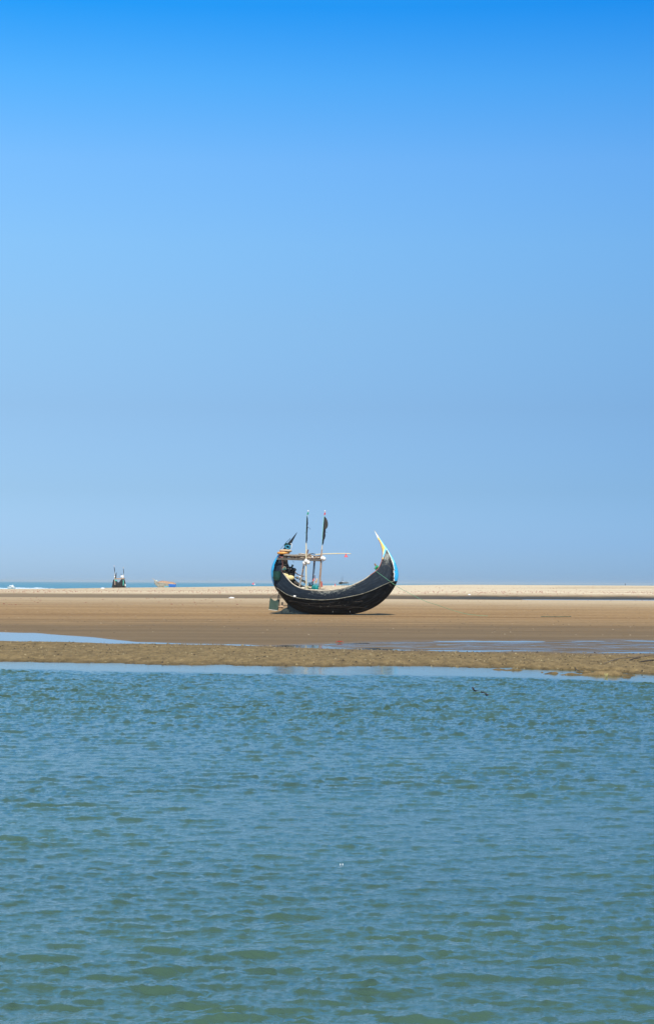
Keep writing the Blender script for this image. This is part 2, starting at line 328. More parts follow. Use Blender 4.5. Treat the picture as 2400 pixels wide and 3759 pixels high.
# ------------------------------------------------------------ terrain
PUD = -.15
def shore(X):
    S = np.interp(X, [-40, -11.8, -8, -1.9, 1.5, 4.7, 6.2, 8.0, 9.4, 10.5, 30], [42.5, 41, 40.4, 39.7, 39.6, 39.4, 38.9, 37.6, 36.7, 36.2, 34])
    return S+(fbm(X*.7, X*0+3, 4)-.5)*1.5+(fbm(X*3, X*0+9, 3)-.5)*.6
PXX = [-40, -16, -8.8, -2.4, 2.4, 9.5, 14, 40]
def ch_near(X): return np.interp(X, PXX, [57, 54, 51.6, 49.8, 46.8, 46, 45.6, 44])+(fbm(X*.5, X*0+21, 3)-.5)*1.2
def ch_far(X): return np.interp(X, PXX, [70, 62.0, 53.3, 50.9, 54.5, 56.5, 57.5, 60])+(fbm(X*.4, X*0+41, 3)-.5)*1.6
def terrain(X, Yt):
    Y = Yt/KD
    S = shore(X); e = Y-S
    n_hi = fbm(X*3.5, Y*3.5, 4)-.5; n_lo = fbm(X*.35, Y*.7, 4)-.5; n_is = fbm(X*1.4+50, Y*2.2, 4)-.5
    isl = smooth(4.8, 6.3, X)*smooth(12, 9.5, X)
    z = np.where(e < 0, LAG+.045*e-.03, LAG-.0+.075*np.clip(e, 0, None))
    z = np.where(e < 0, np.maximum(z, LAG-1.2), np.minimum(z, -.115))
    z = z+np.where(e < 0, (n_is*.50+.022)*isl*smooth(-2.6, -.6, e), 0)-(e >= 0)*isl*smooth(3, .5, e)*(.10-n_is*.3)
    cn, cf = ch_near(X), ch_far(X)
    rise = -.115+.115*smooth(cf, 80, Y); z = np.where(Y > cn, np.maximum(z, rise), z)
    inch = smooth(cn-.7, cn+.5, Y)*smooth(cf+1.4, cf-.8, Y); sheen = inch*1.0
    depth = np.interp(X, PXX, [.14, .10, .05, .033, .026, .026, .025, .025])
    z = z-inch*depth+inch*(n_lo*np.interp(X, [-10, 0, 6], [.02, .045, .038]))
    z = z-(np.exp(-((Y-cf+.9)/.8)**2)*.016+np.exp(-((Y-cn-1.1)/.7)**2)*.014)*smooth(-4, 1, X)
    mud = smooth(-1.5, .2, e)*smooth(cn+1.2, cn-2.2+n_lo*5, Y)
    mud = np.maximum(mud, isl*smooth(-3, -1, e)*(e < .5))
    z = z+mud*(n_hi*.035+n_is*.035)*smooth(-.2, 1.2, e+isl*3)
    z = z+.11*smooth(94.2, 98.5, Y)*(1-smooth(110, 180, Y))
    z = z+(fbm(X*.12, Y*.3, 4)-.5)*.05*smooth(62, 80, Y)*(1-smooth(190, 205, Y))*(1-.8*np.exp(-((Y-90)/6)**2)*np.exp(-(X/8)**2))
    wet = np.maximum(smooth(-1, 0, e)*smooth(92, 60, Y+n_lo*14)*.85, inch)
    # distant dark channel
    c2 = smooth(190, 195, Y)*smooth(252, 215, Y); z = z-c2*np.interp(X, [-40, 0, 40, 60], [.03, .05, .09, .12])
    wet = np.maximum(wet, smooth(190, 194, Y+n_lo*3)*smooth(256, 232, Y+n_lo*16)*np.interp(X, [-100, -60, 0, 30], [.6, .7, .95, 1.25]))
    # berm
    zt = np.interp(X, [-250, -119, -99, -76, -57, -26, 5, 30, 119, 260], [-.13, -.13, .07, .54, .77, 1.29, 1.44, 1.68, 2.29, 2.5])
    zr = np.clip((Y-238)/(415-238), 0, 1); z = z+(zr**.8)*zt*(Y > 230)
    z = z+(fbm(X*.05, Y*.05, 4)-.5)*.12*smooth(240, 260, Y)*smooth(410, 380, Y)
    plat = np.interp(X, [-60, -20, 0, 120], [-1.2, .2, .5, 1.8])
    z = np.where(Y > 415, np.interp(Y, [415, 455], [0, 1])*(plat-zt)+zt, z); z = np.where(Y > 1000, z-(Y-1000)*.05, z)
    dry = smooth(100, 190, Y+n_lo*26)*np.interp(X, [-40, 25], [.38, .60])
    dry = np.where(Y > 236, .42+.58*smooth(240, 262, Y+n_lo*12), dry)
    dry = np.where(Y > 236, dry*(1-.35*smooth(.02, .12, fbm(X*.02, Y*.12+7, 3)-.5)), dry)
    dry = dry*np.where(Y > 236, np.interp(X, [-100, 20], [.72, 1.0]), 1)
    # damp band below the crest to the left
    return z, wet, mud, dry, sheen
ys = np.concatenate([np.linspace(-30, 30, 30, endpoint=False), np.arange(30, 34, .15), np.arange(34, 66, .065), 66*1.0075**np.arange(0, 366), [1100, 1500, 2500]])
us = np.linspace(-.62, .62, 760); us = np.sign(us)*(np.abs(us)/.62)**1.25*.62
hw = np.maximum(ys, 26)
X = us[None]*hw[:, None]; Y = np.repeat(ys[:, None], len(us), 1)*KD
Z, wet, mud, dry, sheen = terrain(X, Y)
tag(grid_mesh('beach_sand', X, Y, Z, M['terrain'], dict(wet=wet, mud=mud, dry=dry, sheen=sheen)), kind='structure')
def tz(x, y):
    return float(terrain(np.array([[float(x)]]), np.array([[float(y)]]))[0][0, 0])

# ------------------------------------------------------------ water
def fft_tile(n, L, lam, lmin, wd, seed, spread=2.0):
    r = np.random.default_rng(seed); k = np.fft.fftfreq(n, L/n)*2*np.pi
    kx, ky = np.meshgrid(k, k, indexing='ij'); K = np.hypot(kx, ky)+1e-6
    kp = 2*np.pi/lam; S = np.exp(-1.1*(kp/K)**4)*K**-3.9
    ca = (kx*wd[0]+ky*wd[1])/K; S = S*(np.abs(ca)**spread*.9+.1)*np.exp(-(K*lmin/6.283)**2); S[K < 1e-3] = 0
    h = np.fft.ifft2(np.sqrt(S)*(r.normal(size=K.shape)+1j*r.normal(size=K.shape))).real
    gx, gy = np.gradient(h, L/n); h = h/np.sqrt((gx**2+gy**2).mean())
    return h                                        # unit rms slope
def samp(T, L, x, y):
    n = T.shape[0]; a = x/L*n; b = y/L*n; i = np.floor(a).astype(int); j = np.floor(b).astype(int); fa = a-i; fb = b-j
    return (T[i % n, j % n]*(1-fa)+T[(i+1) % n, j % n]*fa)*(1-fb)+(T[i % n, (j+1) % n]*(1-fa)+T[(i+1) % n, (j+1) % n]*fa)*fb
T1 = fft_tile(512, 7.3, .36, .06, (.16, .985), 3, 5.0); T2 = fft_tile(512, 17.9, .85, .2, (-.14, .985), 5, 4.0); T3 = fft_tile(512, 4.1, .17, .04, (-.35, .94), 9, 1.2)
yy = [1.5]
while yy[-1] < 43.6*KD: yy.append(yy[-1]+max(.026, min(.085, yy[-1]*.0022)))
yw = np.concatenate([np.linspace(-30, 1.4, 60), yy]); uw = np.linspace(-.42, .42, 640)
hw = np.maximum(yw/KD, 9)*.31; so = np.linspace(0, 1, 81)[1:]**1.7*34
X = np.concatenate([-(hw[:, None]+so[None, ::-1]), np.linspace(-1, 1, 620)[None]*hw[:, None], hw[:, None]+so[None]], 1); YT = np.repeat(yw[:, None], X.shape[1], 1); Y = YT/KD
S = shore(X*.999)
S = np.interp(X, [-40, -11.8, -1.9, 4.7, 9.4, 30], [42.5, 41, 39.7, 39.2, 37.2, 34.8])
calm = 2.7*np.interp(X, [-12, 0, 10], [1.0, 1.12, 1.0])+(fbm(X*.6, Y*.8+4, 3)-.5)*.8
amp = smooth(S-calm, S-calm-1.6, Y)*.94+.045
gust = .30+1.35*fbm(X*.16+9, Y*.36, 4)
def ripples(YT): return samp(T1, 7.3, X+.15*samp(T2, 17.9, YT*.7, X*.7), YT)*.145+samp(T3, 4.1, X, YT)*.095*(1-.55*smooth(14, 30, Y))+samp(T2, 17.9, X, YT)*.10
gn = gust*amp*(1.15+.95*smooth(12, 30, Y)); H0 = ripples(YT)*gn; H = ripples(YT+3.0*H0)*gn        # crests lean towards the near shore
tag(grid_mesh('lagoon_water', X, YT, LAG+H, M['lagoon'], dict(amp=amp)), kind='structure')
# tidal channel behind the mud strip
xs = np.linspace(-36, 36, 260); cn = ch_near(xs)-1.3; cf = ch_far(xs)+2.2
tt = np.linspace(0, 1, 12)[:, None]; X = np.repeat(xs[None], 12, 0); Y = cn[None]*(1-tt)+cf[None]*tt
tag(grid_mesh('tide_pool_water', X, Y*KD, X*0+PUD, M['puddle']), kind='structure')
xs = np.linspace(34, 170, 60); tt = np.linspace(0, 1, 8)[:, None]; X = np.repeat(xs[None], 8, 0)
Y = 193+tt*(8+5*smooth(34, 70, xs)[None]); tag(grid_mesh('far_tide_pool_water', X, Y*KD, X*0-.075, M['puddle']), kind='structure')
# open sea
ds = 420*1.045**np.arange(0, 78); us = np.linspace(-.9, .9, 60); X = us[None]*ds[:, None]; Y = np.repeat(ds[:, None], 60, 1)
tag(grid_mesh('sea', X, Y*KD, X*0-.36, M['sea']), kind='structure')
# surf rolling in at the left
def breaker(name, x0, x1, y0, h, seed, kind=None):
    xs = np.linspace(x0, x1, 260); prof = np.linspace(-1, 1, 9)
    hh = h*np.clip((fbm(xs*.13+seed, xs*0+seed, 4)-.36)*3.2, .04, 1)*smooth(x0, x0+6, xs)*smooth(x1, x1-6, xs)
    X = np.repeat(xs[None], 9, 0); Y = y0*KD+prof[:, None]*2.2+(fbm(xs*.1, xs*0+seed+3, 2)[None]-.5)*5
    Z = -.38+hh[None]*(1-prof[:, None]**2)*(1+.3*(vnoise(X*2, prof[:, None]*3+X*0)-.5))
    return grid_mesh(name, X, Y, Z, M['foam'])
tag(breaker('surf', -170, -98, 437, .6, 3.3), kind='stuff'); tag(breaker('surf', -190, -98, 455, .6, 8.1), kind='stuff')

# loose clods, shells and weed on the mud strip
mb = MB(); rr = random.Random(3)
def clod(x, y, z, r, m):
    n = 5; vs = [(x+r*math.cos(k*1.2566+r*90)*rr.uniform(.6, 1.5), y+r*math.sin(k*1.2566+r*90)*rr.uniform(.6, 1.2), z-.01) for k in range(n)]
    vs.append((x+rr.uniform(-.3, .3)*r, y+rr.uniform(-.3, .3)*r, z+r*rr.uniform(.35, .9)))
    mb.add(vs, [(k, (k+1) % n, n) for k in range(n)], m)
px_ = rng.uniform(-1, 1, 9000); ey = rng.random(9000)**.9
XX = px_*17; SS = shore(XX); CN = ch_near(XX); YY = (SS-.1+ey*(CN-SS+1.0))*KD
ZZ = terrain(XX[None], YY[None])[0][0]
for x, y, z in zip(XX, YY, ZZ):
    if z < LAG-.01: continue
    clod(x, y, z, .012+.045*rr.random()**3, 0 if rr.random() < .55 else (1 if rr.random() < .35 else 2))
tag(mb.build('mud_clods', [mat('clod_olive', (.15, .115, .055), .9, .3), mat('clod_pale', (.30, .24, .13), .9, .3), mat('clod_dark', (.03, .022, .015), .9, .3)], sm=False), kind='stuff')

# ------------------------------------------------------------ crabs
def crab_mesh():
    b = MB(); b.ball((0, 0, .03), .045, 10, 0, (1.2, .8, .5))
    for s in (-1, 1):
        for k in range(4):
            y = -.03+.02*k; b.tube([(s*.04, y*.6, .03), (s*.085, y*1.4, .05), (s*.12, y*2.0, 0)], [.008, .007, .003], 5)
        b.tube([(s*.035, -.03, .03), (s*.07, -.07, .04), (s*.04, -.1, .035)], [.009, .01, .016], 6)
        b.tube([(s*.015, -.03, .045), (s*.018, -.035, .075)], [.004, .006], 5)
    return b
cz = 0
d = 53.2*KD; p = W(1247, 2350, d); p.z = tz(p.x, p.y)
crab0 = tag(crab_mesh().build('crab', M['crab']), 'red crab alone on the smooth wet sand below the moon shaped boat', 'crab'); crab0.location = p; crab0.scale = (1.5, 1.5, 1.5)
# far crabs: the larger specks
mbc = MB(); mbc.ball((0, 0, .05), .10, 8, 0, (1.25, .9, .85))
for s in (-1, 1):
    for k in range(4): mbc.tube([(s*.07, -.05+.035*k, .06), (s*.15, -.08+.055*k, .09), (s*.20, -.1+.07*k, 0)], [.014, .012, .006], 4)
crab1 = mbc.build('crab', M['crab2'])
tag(crab1, 'tiny reddish brown crab, one of many specks scattered over the far sand flat', 'crab', 'red crabs dotted over the far sand flat')
spots = []
for i in range(70): spots.append((rr.uniform(0, 1000), rr.choice([2191, 2196, 2200, 2205, 2213, 2222])+rr.uniform(-3, 3)))
for i in range(14): spots.append((rr.uniform(1500, 2400), 2203+rr.uniform(-1, 10)))
for i, (px, py) in enumerate(spots):
    d = CAMZ*FPX/(py-yh(px)); x = (px-1200)/FPX*d
    o = crab1 if i == 0 else crab1.copy()
    if i: C.objects.link(o)
    o.location = (x, d, tz(x, d)); s = rr.uniform(.35, .62); o.scale = (s, s, s); o.rotation_euler = (0, 0, rr.uniform(0, 6.28))
mbs = MB()
for i in range(1500):
    px = rr.uniform(-100, 2500); d = rr.choice([rr.uniform(262, 292), rr.uniform(275, 300), rr.uniform(240, 405)])*KD; x = (px-1200)/FPX*d
    r = rr.uniform(.06, .16); z = 0
    mbs.v.append((x, d, r)); 
pts = np.array(mbs.v); zz = terrain(pts[None, :, 0], pts[None, :, 1])[0][0]; mbs = MB()
for (x, y, r), z in zip(pts, zz): mbs.ball((x, y, z), r, 5, 0, (1.3, 1, .8))
tag(mbs.build('crab_colony', M['crab2']), kind='stuff')

# small shells and bits strewn over the bare sand
mbd = MB(); n_ = 900; yo = rng.uniform(60, 150, n_)**1.0; xo = rng.uniform(-.34, .34, n_)*yo; zo = terrain(xo[None], (yo*KD)[None])[0][0]
for x, y, z in zip(xo, yo*KD, zo):
    if z > PUD+.02: mbd.ball((x, y, z), rr.choice([.02, .03, .04]), 5, rr.choice([0, 0, 1]), (1.6, 1, .7))
tag(mbd.build('beach_debris', [mat('debris_dark', (.05, .035, .025), .9), mat('debris_pale', (.36, .29, .19), .9)]), kind='stuff')

# ------------------------------------------------------------ the moon boat
YAW = math.radians(13); BD = 94.7*KD
root = tag(empty('fishing_boat', (0, BD, 0), -YAW), 'black crescent moon shaped wooden fishing boat beached on the sand flat, large in the middle', 'boat')
ca, sa = math.cos(YAW), math.sin(YAW)
def BW(Xz, Yz, w=0.):          # traced point of the boat, w metres from its centre line towards the camera -> world
    px = 960+Xz/2.8463; py = 1840+Yz/2.8463; k = (px-1200)/FPX
    d = (BD*ca-w)/(k*sa+ca); return W(px, py, d)
def B(Xz, Yz, w=0.):           # the same in the boat's own frame
    p = BW(Xz, Yz, w)-Vector((0, BD, 0)); return Vector((p.x*ca-p.y*sa, p.x*sa+p.y*ca, p.z))
# keel line, rub rail line, rim line (traced), half breadths
ST = [((367, 325), (367, 326), (368, 327), .02, .02), ((318, 385), (325, 392), (331, 398), .03, .04), ((275, 436), (288, 446), (300, 456), .05, .06),
      ((225, 498), (243, 505), (262, 512), .07, .09), ((185, 545), (208, 550), (232, 556), .12, .16),
      ((150, 590), (183, 597), (217, 603), .25, .32), ((122, 640), (165, 648), (212, 655), .40, .52), ((103, 700), (150, 702), (209, 712), .55, .72),
      ((99, 760), (140, 775), (213, 735), .68, .85), ((106, 815), (140, 840), (224, 750), .78, .93), ((122, 860), (152, 888), (240, 770), .85, 1.0),
      ((148, 915), (195, 930), (272, 810), .95, 1.07), ((188, 972), (255, 971), (320, 860), 1.03, 1.14), ((235, 1030), (335, 1003), (375, 895), 1.1, 1.2),
      ((290, 1090), (425, 1016), (440, 917), 1.16, 1.25), ((400, 1150), (505, 1026), (512, 927), 1.2, 1.28), ((520, 1180), (590, 1031), (590, 932), 1.22, 1.3),
      ((660, 1186), (670, 1030), (665, 935), 1.22, 1.3), ((800, 1187), (780, 1020), (752, 927), 1.2, 1.28), ((930, 1182), (890, 1003), (840, 911), 1.14, 1.23),
      ((1050, 1160), (1000, 980), (920, 888), 1.06, 1.15), ((1150, 1122), (1100, 950), (1000, 855), .95, 1.05), ((1235, 1070), (1190, 913), (1075, 815), .82, .95),
      ((1310, 1003), (1265, 880), (1138, 769), .68, .83), ((1370, 925), (1318, 850), (1190, 730), .54, .70), ((1410, 850), (1345, 790), (1224, 690), .42, .56),
      ((1427, 770), (1352, 717), (1248, 632), .32, .42), ((1414, 695), (1342, 648), (1260, 570), .24, .30), ((1385, 622), (1322, 588), (1258, 510), .17, .22),
      ((1342, 545), (1290, 522), (1242, 450), .12, .15), ((1288, 463), (1256, 446), (1224, 412), .08, .10), ((1227, 378), (1217, 380), (1206, 382), .05, .06),
      ((1176, 304), (1175, 305), (1174, 306), .015, .02)]
def cat(arr, n):
    arr = np.array(arr, float); m = len(arr); t = np.linspace(0, m-1, n); i = np.clip(t.astype(int), 0, m-2); f = (t-i)[:, None]
    p0, p1, p2, p3 = arr[np.clip(i-1, 0, m-1)], arr[i], arr[i+1], arr[np.clip(i+2, 0, m-1)]
    return .5*((2*p1)+(-p0+p2)*f+(2*p0-5*p1+4*p2-p3)*f**2+(-p0+3*p1-3*p2+p3)*f**3)
NS, NT = 260, 20
arr = cat([(*a, *b_, *c_, m_, r_) for a, b_, c_, m_, r_ in ST], NS)
KW = .03
def hull_sections():
    secs = []
    for row in arr:
        P = B(row[0], row[1], KW); Mi = B(row[2], row[3], max(row[6], .02)); R = B(row[4], row[5], max(row[7], .02))
        P.y = -KW; Mi.y = -max(row[6], .02); R.y = -max(row[7], .02)
        # bulge of the lower side: control point pushed outwards (round bilge)
        Ctl = P.lerp(Mi, .55); Ctl.y = -(.36*KW+.64*max(row[6], .02)); sc_z = P.lerp(Mi, .30); Ctl.x = sc_z.x; Ctl.z = sc_z.z
        s = []
        for j in range(NT+1):
            t = j/NT
            if t <= .6:
                q = t/.6; s.append(P*(1-q)**2+Ctl*2*q*(1-q)+Mi*q**2)
            else:
                q = (t-.6)/.4; e = Mi.lerp(R, q); e.y -= .035*math.sin(math.pi*q)*min(1, row[7]); s.append(e)
        secs.append(s)
    return secs
secs = hull_sections()
def inv_img(p):                # boat frame -> zoom coordinates, to place paint
    wx = p.x*ca+p.y*sa; wy = -p.x*sa+p.y*ca+BD
    px = 1200+wx/wy*FPX; py = yh(px)+(CAMZ-p.z)/wy*FPX
    return (px-960)*2.8463, (py-1840)*2.8463
def side_of(Xz, Yz, poly): return np.interp(Yz, [a[1] for a in poly], [a[0] for a in poly])
bow_edge = [(1285, 475), (1320, 530), (1345, 585), (1371, 650), (1380, 700), (1381, 760), (1382, 822), (1382, 832)]
st_edge = [(250, 470), (190, 560), (163, 600), (141, 640), (126, 700), (122, 760), (120, 800), (127, 840), (133, 862)]
bow_edge = sorted(bow_edge, key=lambda a: a[1])
st_edge.sort(key=lambda a: a[1])
def paint(Xz, Yz):
    if Xz > 1100:
        if Yz < 380: return 4                                      # white tip
        e = float(side_of(0, Yz, bow_edge))
        if Yz < 495:                                               # yellow wedge, light blue back edge
            ed = np.interp(Yz, [380, 495], [1222, 1292]);
            if Xz > ed+1: return 2
            yl = np.interp(Yz, [380, 470, 495], [1240, 1292, 1282]); return 3 if Xz < yl else 2
        if Yz < 832:
            if Xz > e+5: return 2 if Yz < 640 else 1
            if Xz > e-2: return 4
        if Yz < 600:
            a = np.interp(Yz, [495, 560], [1283, 1264]); b_ = np.interp(Yz, [495, 600], [1305, 1266])
            if Xz < a: return 3
            if Xz < b_: return 2
        return 0
    if Xz < 330 and Yz < 865:
        if Yz < 505: return 5
        if Xz < float(side_of(0, Yz, st_edge)): return 1
        if Yz < 560: return 6
        return 0
    return 0
def hull_mesh():
    V = []; F = []; MI = []; UV = []; WEAR = []
    cum = [0]
    for i in range(1, NS): cum.append(cum[-1]+(secs[i][NT//2]-secs[i-1][NT//2]).length)
    ncol = NT+1
    for s in secs:
        for p in s: V.append(p)
    off = len(V)
    for s in secs:
        for p in s: V.append(Vector((p.x, -p.y, p.z)))
    # inner skin
    offi = len(V)
    for s in secs:
        for j, p in enumerate(s):
            c = min(.055, abs(p.y)*.5); q = Vector((p.x, p.y+c, p.z+ (c*.8 if j < NT*.5 else 0))); V.append(q)
    offj = len(V)
    for s in secs:
        for j, p in enumerate(s):
            c = min(.055, abs(p.y)*.5); q = Vector((p.x, -p.y-c, p.z+(c*.8 if j < NT*.5 else 0))); V.append(q)
    def quad(a, b_, c, d_, m, uv): F.append((a, b_, c, d_)); MI.append(m); UV.append(uv)
    for i in range(NS-1):
        for j in range(NT):
            a = i*ncol+j; ctr = (secs[i][j]+secs[i+1][j+1])/2; m = paint(*inv_img(ctr))
            u0, u1 = cum[i], cum[i+1]; v0, v1 = j/NT, (j+1)/NT
            uv = [(u0, v0), (u1, v0), (u1, v1), (u0, v1)]
            quad(a, a+ncol, a+ncol+1, a+1, m, uv)
            quad(off+a+1, off+a+ncol+1, off+a+ncol, off+a, m, [(u0, v1+2), (u1, v1+2), (u1, v0+2), (u0, v0+2)])
            mi = 7
            quad(offi+a+1, offi+a+ncol+1, offi+a+ncol, offi+a, mi, uv); quad(offj+a, offj+a+ncol, offj+a+ncol+1, offj+a+1, mi, uv)
        a = i*ncol; b_ = a+ncol; uv = [(0, 0)]*4
        quad(off+a, off+b_, b_, a, paint(*inv_img((secs[i][0]+secs[i+1][0])/2)), uv)     # keel strip
        t = a+NT; u = b_+NT
        quad(t, u, offi+u, offi+t, 6, uv); quad(offj+t, offj+u, off+u, off+t, 6, uv)
    for v in V[:off]: pass
    me = bpy.data.meshes.new('hull'); me.from_pydata([tuple(v) for v in V], [], F)
    for mm in (M['hull'], M['blue'], M['ltblue'], M['yellow'], M['white'], M['black'], M['darkwood'], M['inner']): me.materials.append(mm)
    me.polygons.foreach_set('material_index', MI); me.polygons.foreach_set('use_smooth', [True]*len(F))
    uvl = me.uv_layers.new(name='UVMap'); uvl.data.foreach_set('uv', [c for q in UV for p in q for c in p])
    at = me.attributes.new('wear', 'FLOAT', 'POINT'); wv = []
    for v in V:
        Xz, Yz = inv_img(Vector((v.x, -abs(v.y), v.z)))
        rim = np.interp(Xz, [200, 370, 660, 920, 1190, 1260], [700, 893, 935, 887, 730, 600]); dd = Yz-rim
        w_ = .95*math.exp(-max(dd, 0)/45)*np.interp(Xz, [380, 520, 720, 950, 1150], [0, .8, 1, .8, .15])
        w_ += .5*math.exp(-((Xz-1305)/40)**2-((Yz-560)/50)**2)+.35*math.exp(-((Xz-1290)/70)**2-((Yz-640)/70)**2)
        w_ += .25*math.exp(-((dd-170)/40)**2)*np.interp(Xz, [380, 600, 900, 1200], [.3, 1, .8, .1])
        wv.append(float(w_))
    at.data.foreach_set('value', wv)
    me.set_sharp_from_angle(angle=math.radians(60))
    o = bpy.data.objects.new('hull', me); C.objects.link(o); o.parent = root
    return o, V, F
hull, HV, HF = hull_mesh()
bvh = BVHTree.FromPolygons(HV, HF)
camB = Vector((0, 0, CAMZ))-Vector((0, BD, 0)); camB = Vector((camB.x*ca-camB.y*sa, camB.x*sa+camB.y*ca, camB.z))
def onhull(Xz, Yz, lift=.02):
    q = B(Xz, Yz, 1.0); dr = (q-camB).normalized(); h = bvh.ray_cast(camB, dr)
    if h[0] is None: return B(Xz, Yz, .1)
    return h[0]-dr*lift
def poly_spline(pts, n): return [tuple(p) for p in cat(pts, n)]
# gunwale cap on both sides
for sgn in (1, -1):
    g = MB(); pts = []
    for i, s in enumerate(secs):
        if 700 < 0: pass
        Xz, Yz = inv_img(s[NT])
        if Yz > 560 or (Xz > 1000 and Yz > 400): pts.append(Vector((s[NT].x, s[NT].y*sgn, s[NT].z+.012)))
    segs = [p for p in pts]
    xm = [p.x for p in segs]
    lo = [p for p in segs]
    r = [.034+.026*smooth(1.0, .0, abs(p.x)/5.5) for p in lo]
    # pale in the middle, reddish at the bow
    cut = next(i for i, p in enumerate(lo) if p.x > 3.75 and p.z > 2.6) if True else len(lo)
    st = next(i for i, p in enumerate(lo) if p.z < 3.45)
    g.tube(lo[st:cut+1], r[st:cut+1], 8, 0); g.tube(lo[cut:], [.028]*len(lo[cut:]), 8, 1)
    g.tube(lo[:st+1], [.028]*(st+1), 8, 2)
    g.build('gunwale', [M['greywood'] if False else mat('rim_wood', (.34, .29, .22), .8, .4, 6, col2=(.66, .60, .48)), mat('rim_red', (.42, .16, .13), .7, .3), M['redpost']], root)
# rub rail
rail = [(152, 897), (205, 935), (262, 972), (333, 998), (390, 1012), (450, 1019), (560, 1029), (650, 1031), (780, 1021), (900, 1000), (1040, 970), (1150, 931), (1250, 885), (1330, 850), (1388, 832)]
rp = [onhull(x, y, .015) for x, y in poly_spline(rail, 90)]
railm = mat('rail_wood', (.05, .048, .04), .75, .5, 3, col2=(.42, .40, .30))
for sgn in (1, -1):
    g = MB(); n = len(rp); g.tube([Vector((p.x, p.y*sgn, p.z)) for p in rp], [.014+.012*math.sin(math.pi*min(1, max(0, i/n*.95+.02))) for i in range(n)], 8)
    g.build('rub_rail', railm, root)
# lighter plank seams low on the side
g = MB()
for yy_, x0, x1, dy in ((1060, 390, 760, 12), (1083, 420, 860, 14), (1105, 560, 1000, 0), (1128, 900, 1120, -20)):
    g.tube([onhull(x, yy_+dy*math.sin((x-x0)/(x1-x0)*3.1), .006) for x in np.linspace(x0, x1, 26)], .008, 5)
g.build('plank_seam', M['darkwood'], root)
# deck boards and ribs inside
g = MB()
for i in range(60, 215, 9):
    s = secs[i]
    for sgn in (1, -1): g.tube([Vector((p.x, sgn*p.y*.93, p.z)) for p in s[6:NT+1]], .032, 5)
g.build('ribs', M['darkwood'], root)
g = MB()
for k in range(26):
    x = -2.9+k*.24; g.box((x, 0, .95+.035*abs(x)**1.6+.012*(k % 3)), (.2, 1.9-.05*abs(x), .03))
g.build('deck', M['darkwood'], root)
# pale timber blocks seen along the far inner side
g = MB()
for (x, y, w_, h_) in ((372, 800, 26, 18), (425, 828, 22, 20), (445, 838, 14, 26), (462, 850, 14, 34), (506, 880, 26, 30), (400, 812, 16, 12)):
    a = B(x-w_/2, y-h_*.3, -.95); b_ = B(x+w_/2, y+h_*.3, -.95); g.bar(a, b_, .06, .19, side=(0, 1, 0))
g.build('rib_block', mat('rib_pale', (.30, .23, .16), .8, .4, 8, col2=(.55, .46, .34)), root)
# stern thwart and frame at the stern, dark
g = MB(); g.slab([B(232, 560, 0), B(262, 560, 0), B(262, 640, 0), B(300, 735, 0), B(345, 800, 0), B(290, 800, 0), B(236, 735, 0), B(222, 650, 0)], .7)
g.build('stern_bulkhead', M['inner'], root)
# roof
WR = .92
rbm = mat('roof_beam_wood', (.035, .028, .024), .8, .5, 5, col2=(.17, .145, .12), stretch=(1, 3, 3))
for sg in (WR, -WR): g = MB(); g.bar(B(160, 598, sg), B(628, 618, sg), .10, .18); g.build('roof_beam', rbm, root)
for sg in (WR, -WR): g = MB(); g.bar(B(232, 560, sg), B(470, 566, sg), .10, .10); g.build('roof_rail', M['greywood'], root)
g = MB()
for k in range(14):
    x = 190+k*33; a = B(x, 600, WR); b_ = B(x, 600, -WR); a.x = b_.x = (a.x+b_.x)/2; a.z += .05; b_.z += .05; g.tube([a, b_], .032, 6)
g.build('roof_slats', M['brownpost'], root)
g = MB(); rr = random.Random(5)
for k in range(64):
    x = rr.uniform(235, 600); L_ = rr.uniform(60, 200); y = rr.uniform(570, 600); w_ = rr.uniform(-.85, .85)
    x2 = min(x+L_, 640); g.tube([B(x, y, w_), B((x+x2)/2, y+rr.uniform(-4, 4), w_), B(x2, y+rr.uniform(-8, 8), w_+rr.uniform(-.15, .15))], rr.uniform(.022, .044), 6, rr.choice([0, 0, 1, 2, 2, 2]))
tag(g.build('pole_bundle', [M['brownpost'], M['palewood'], M['darkwood']]), 'bundle of long poles and sticks stored inside the boat roof rack', 'poles')
ob = bpy.data.objects['pole_bundle']; ob.location = root.location; ob.rotation_euler = root.rotation_euler
def thing(g, name, mats, label, cat_, group=None, sm=True):   # a mesh modelled in the boat's frame, standing on its own
    o = g.build(name, mats, None, sm); o.location = root.location; o.rotation_euler = root.rotation_euler
    return tag(o, label, cat_, group)
g = MB()
for k in range(46):
    cx, cy = rr.uniform(400, 500), rr.uniform(548, 574); a_ = rr.uniform(-.5, .5); L_ = rr.uniform(20, 60); w_ = rr.uniform(-.3, .8)
    g.tube([B(cx-L_*math.cos(a_), cy-L_*.25*math.sin(a_)-1, w_), B(cx+L_*math.cos(a_), cy+L_*.3*math.sin(a_)+3, w_)], rr.uniform(.008, .018), 4, rr.choice([0, 1, 1]))
thing(g, 'firewood', [M['brownpost'], M['palewood']], 'loose heap of split sticks on top of the boat roof around the left mast', 'firewood')
g = MB()
for k in range(12):
    g.tube([B(495+rr.uniform(-10, 10), 556+rr.uniform(-4, 6), .5), B(530, 548+rr.uniform(-2, 3), .5), B(572, 556+rr.uniform(-3, 4), .45)], .02, 5)
thing(g, 'black_net', M['flag'], 'bunched black netting lying on the boat roof between the masts', 'net')
for (x, y) in ((530, 584), (570, 584), (592, 590)):
    g = MB(); g.ball(B(x, y, WR+.12), .085 if x == 530 else .06, 10, 0, (1.3, 1, .85), .05)
    thing(g, 'float', M['buoyw'] if x == 530 else M['palewood'], {530: 'white oval net float in the roof rack between the masts, left one', 570: 'tan net float in the roof rack, middle one of three', 592: 'tan net float in the roof rack, closest to the right mast'}[x], 'net float')
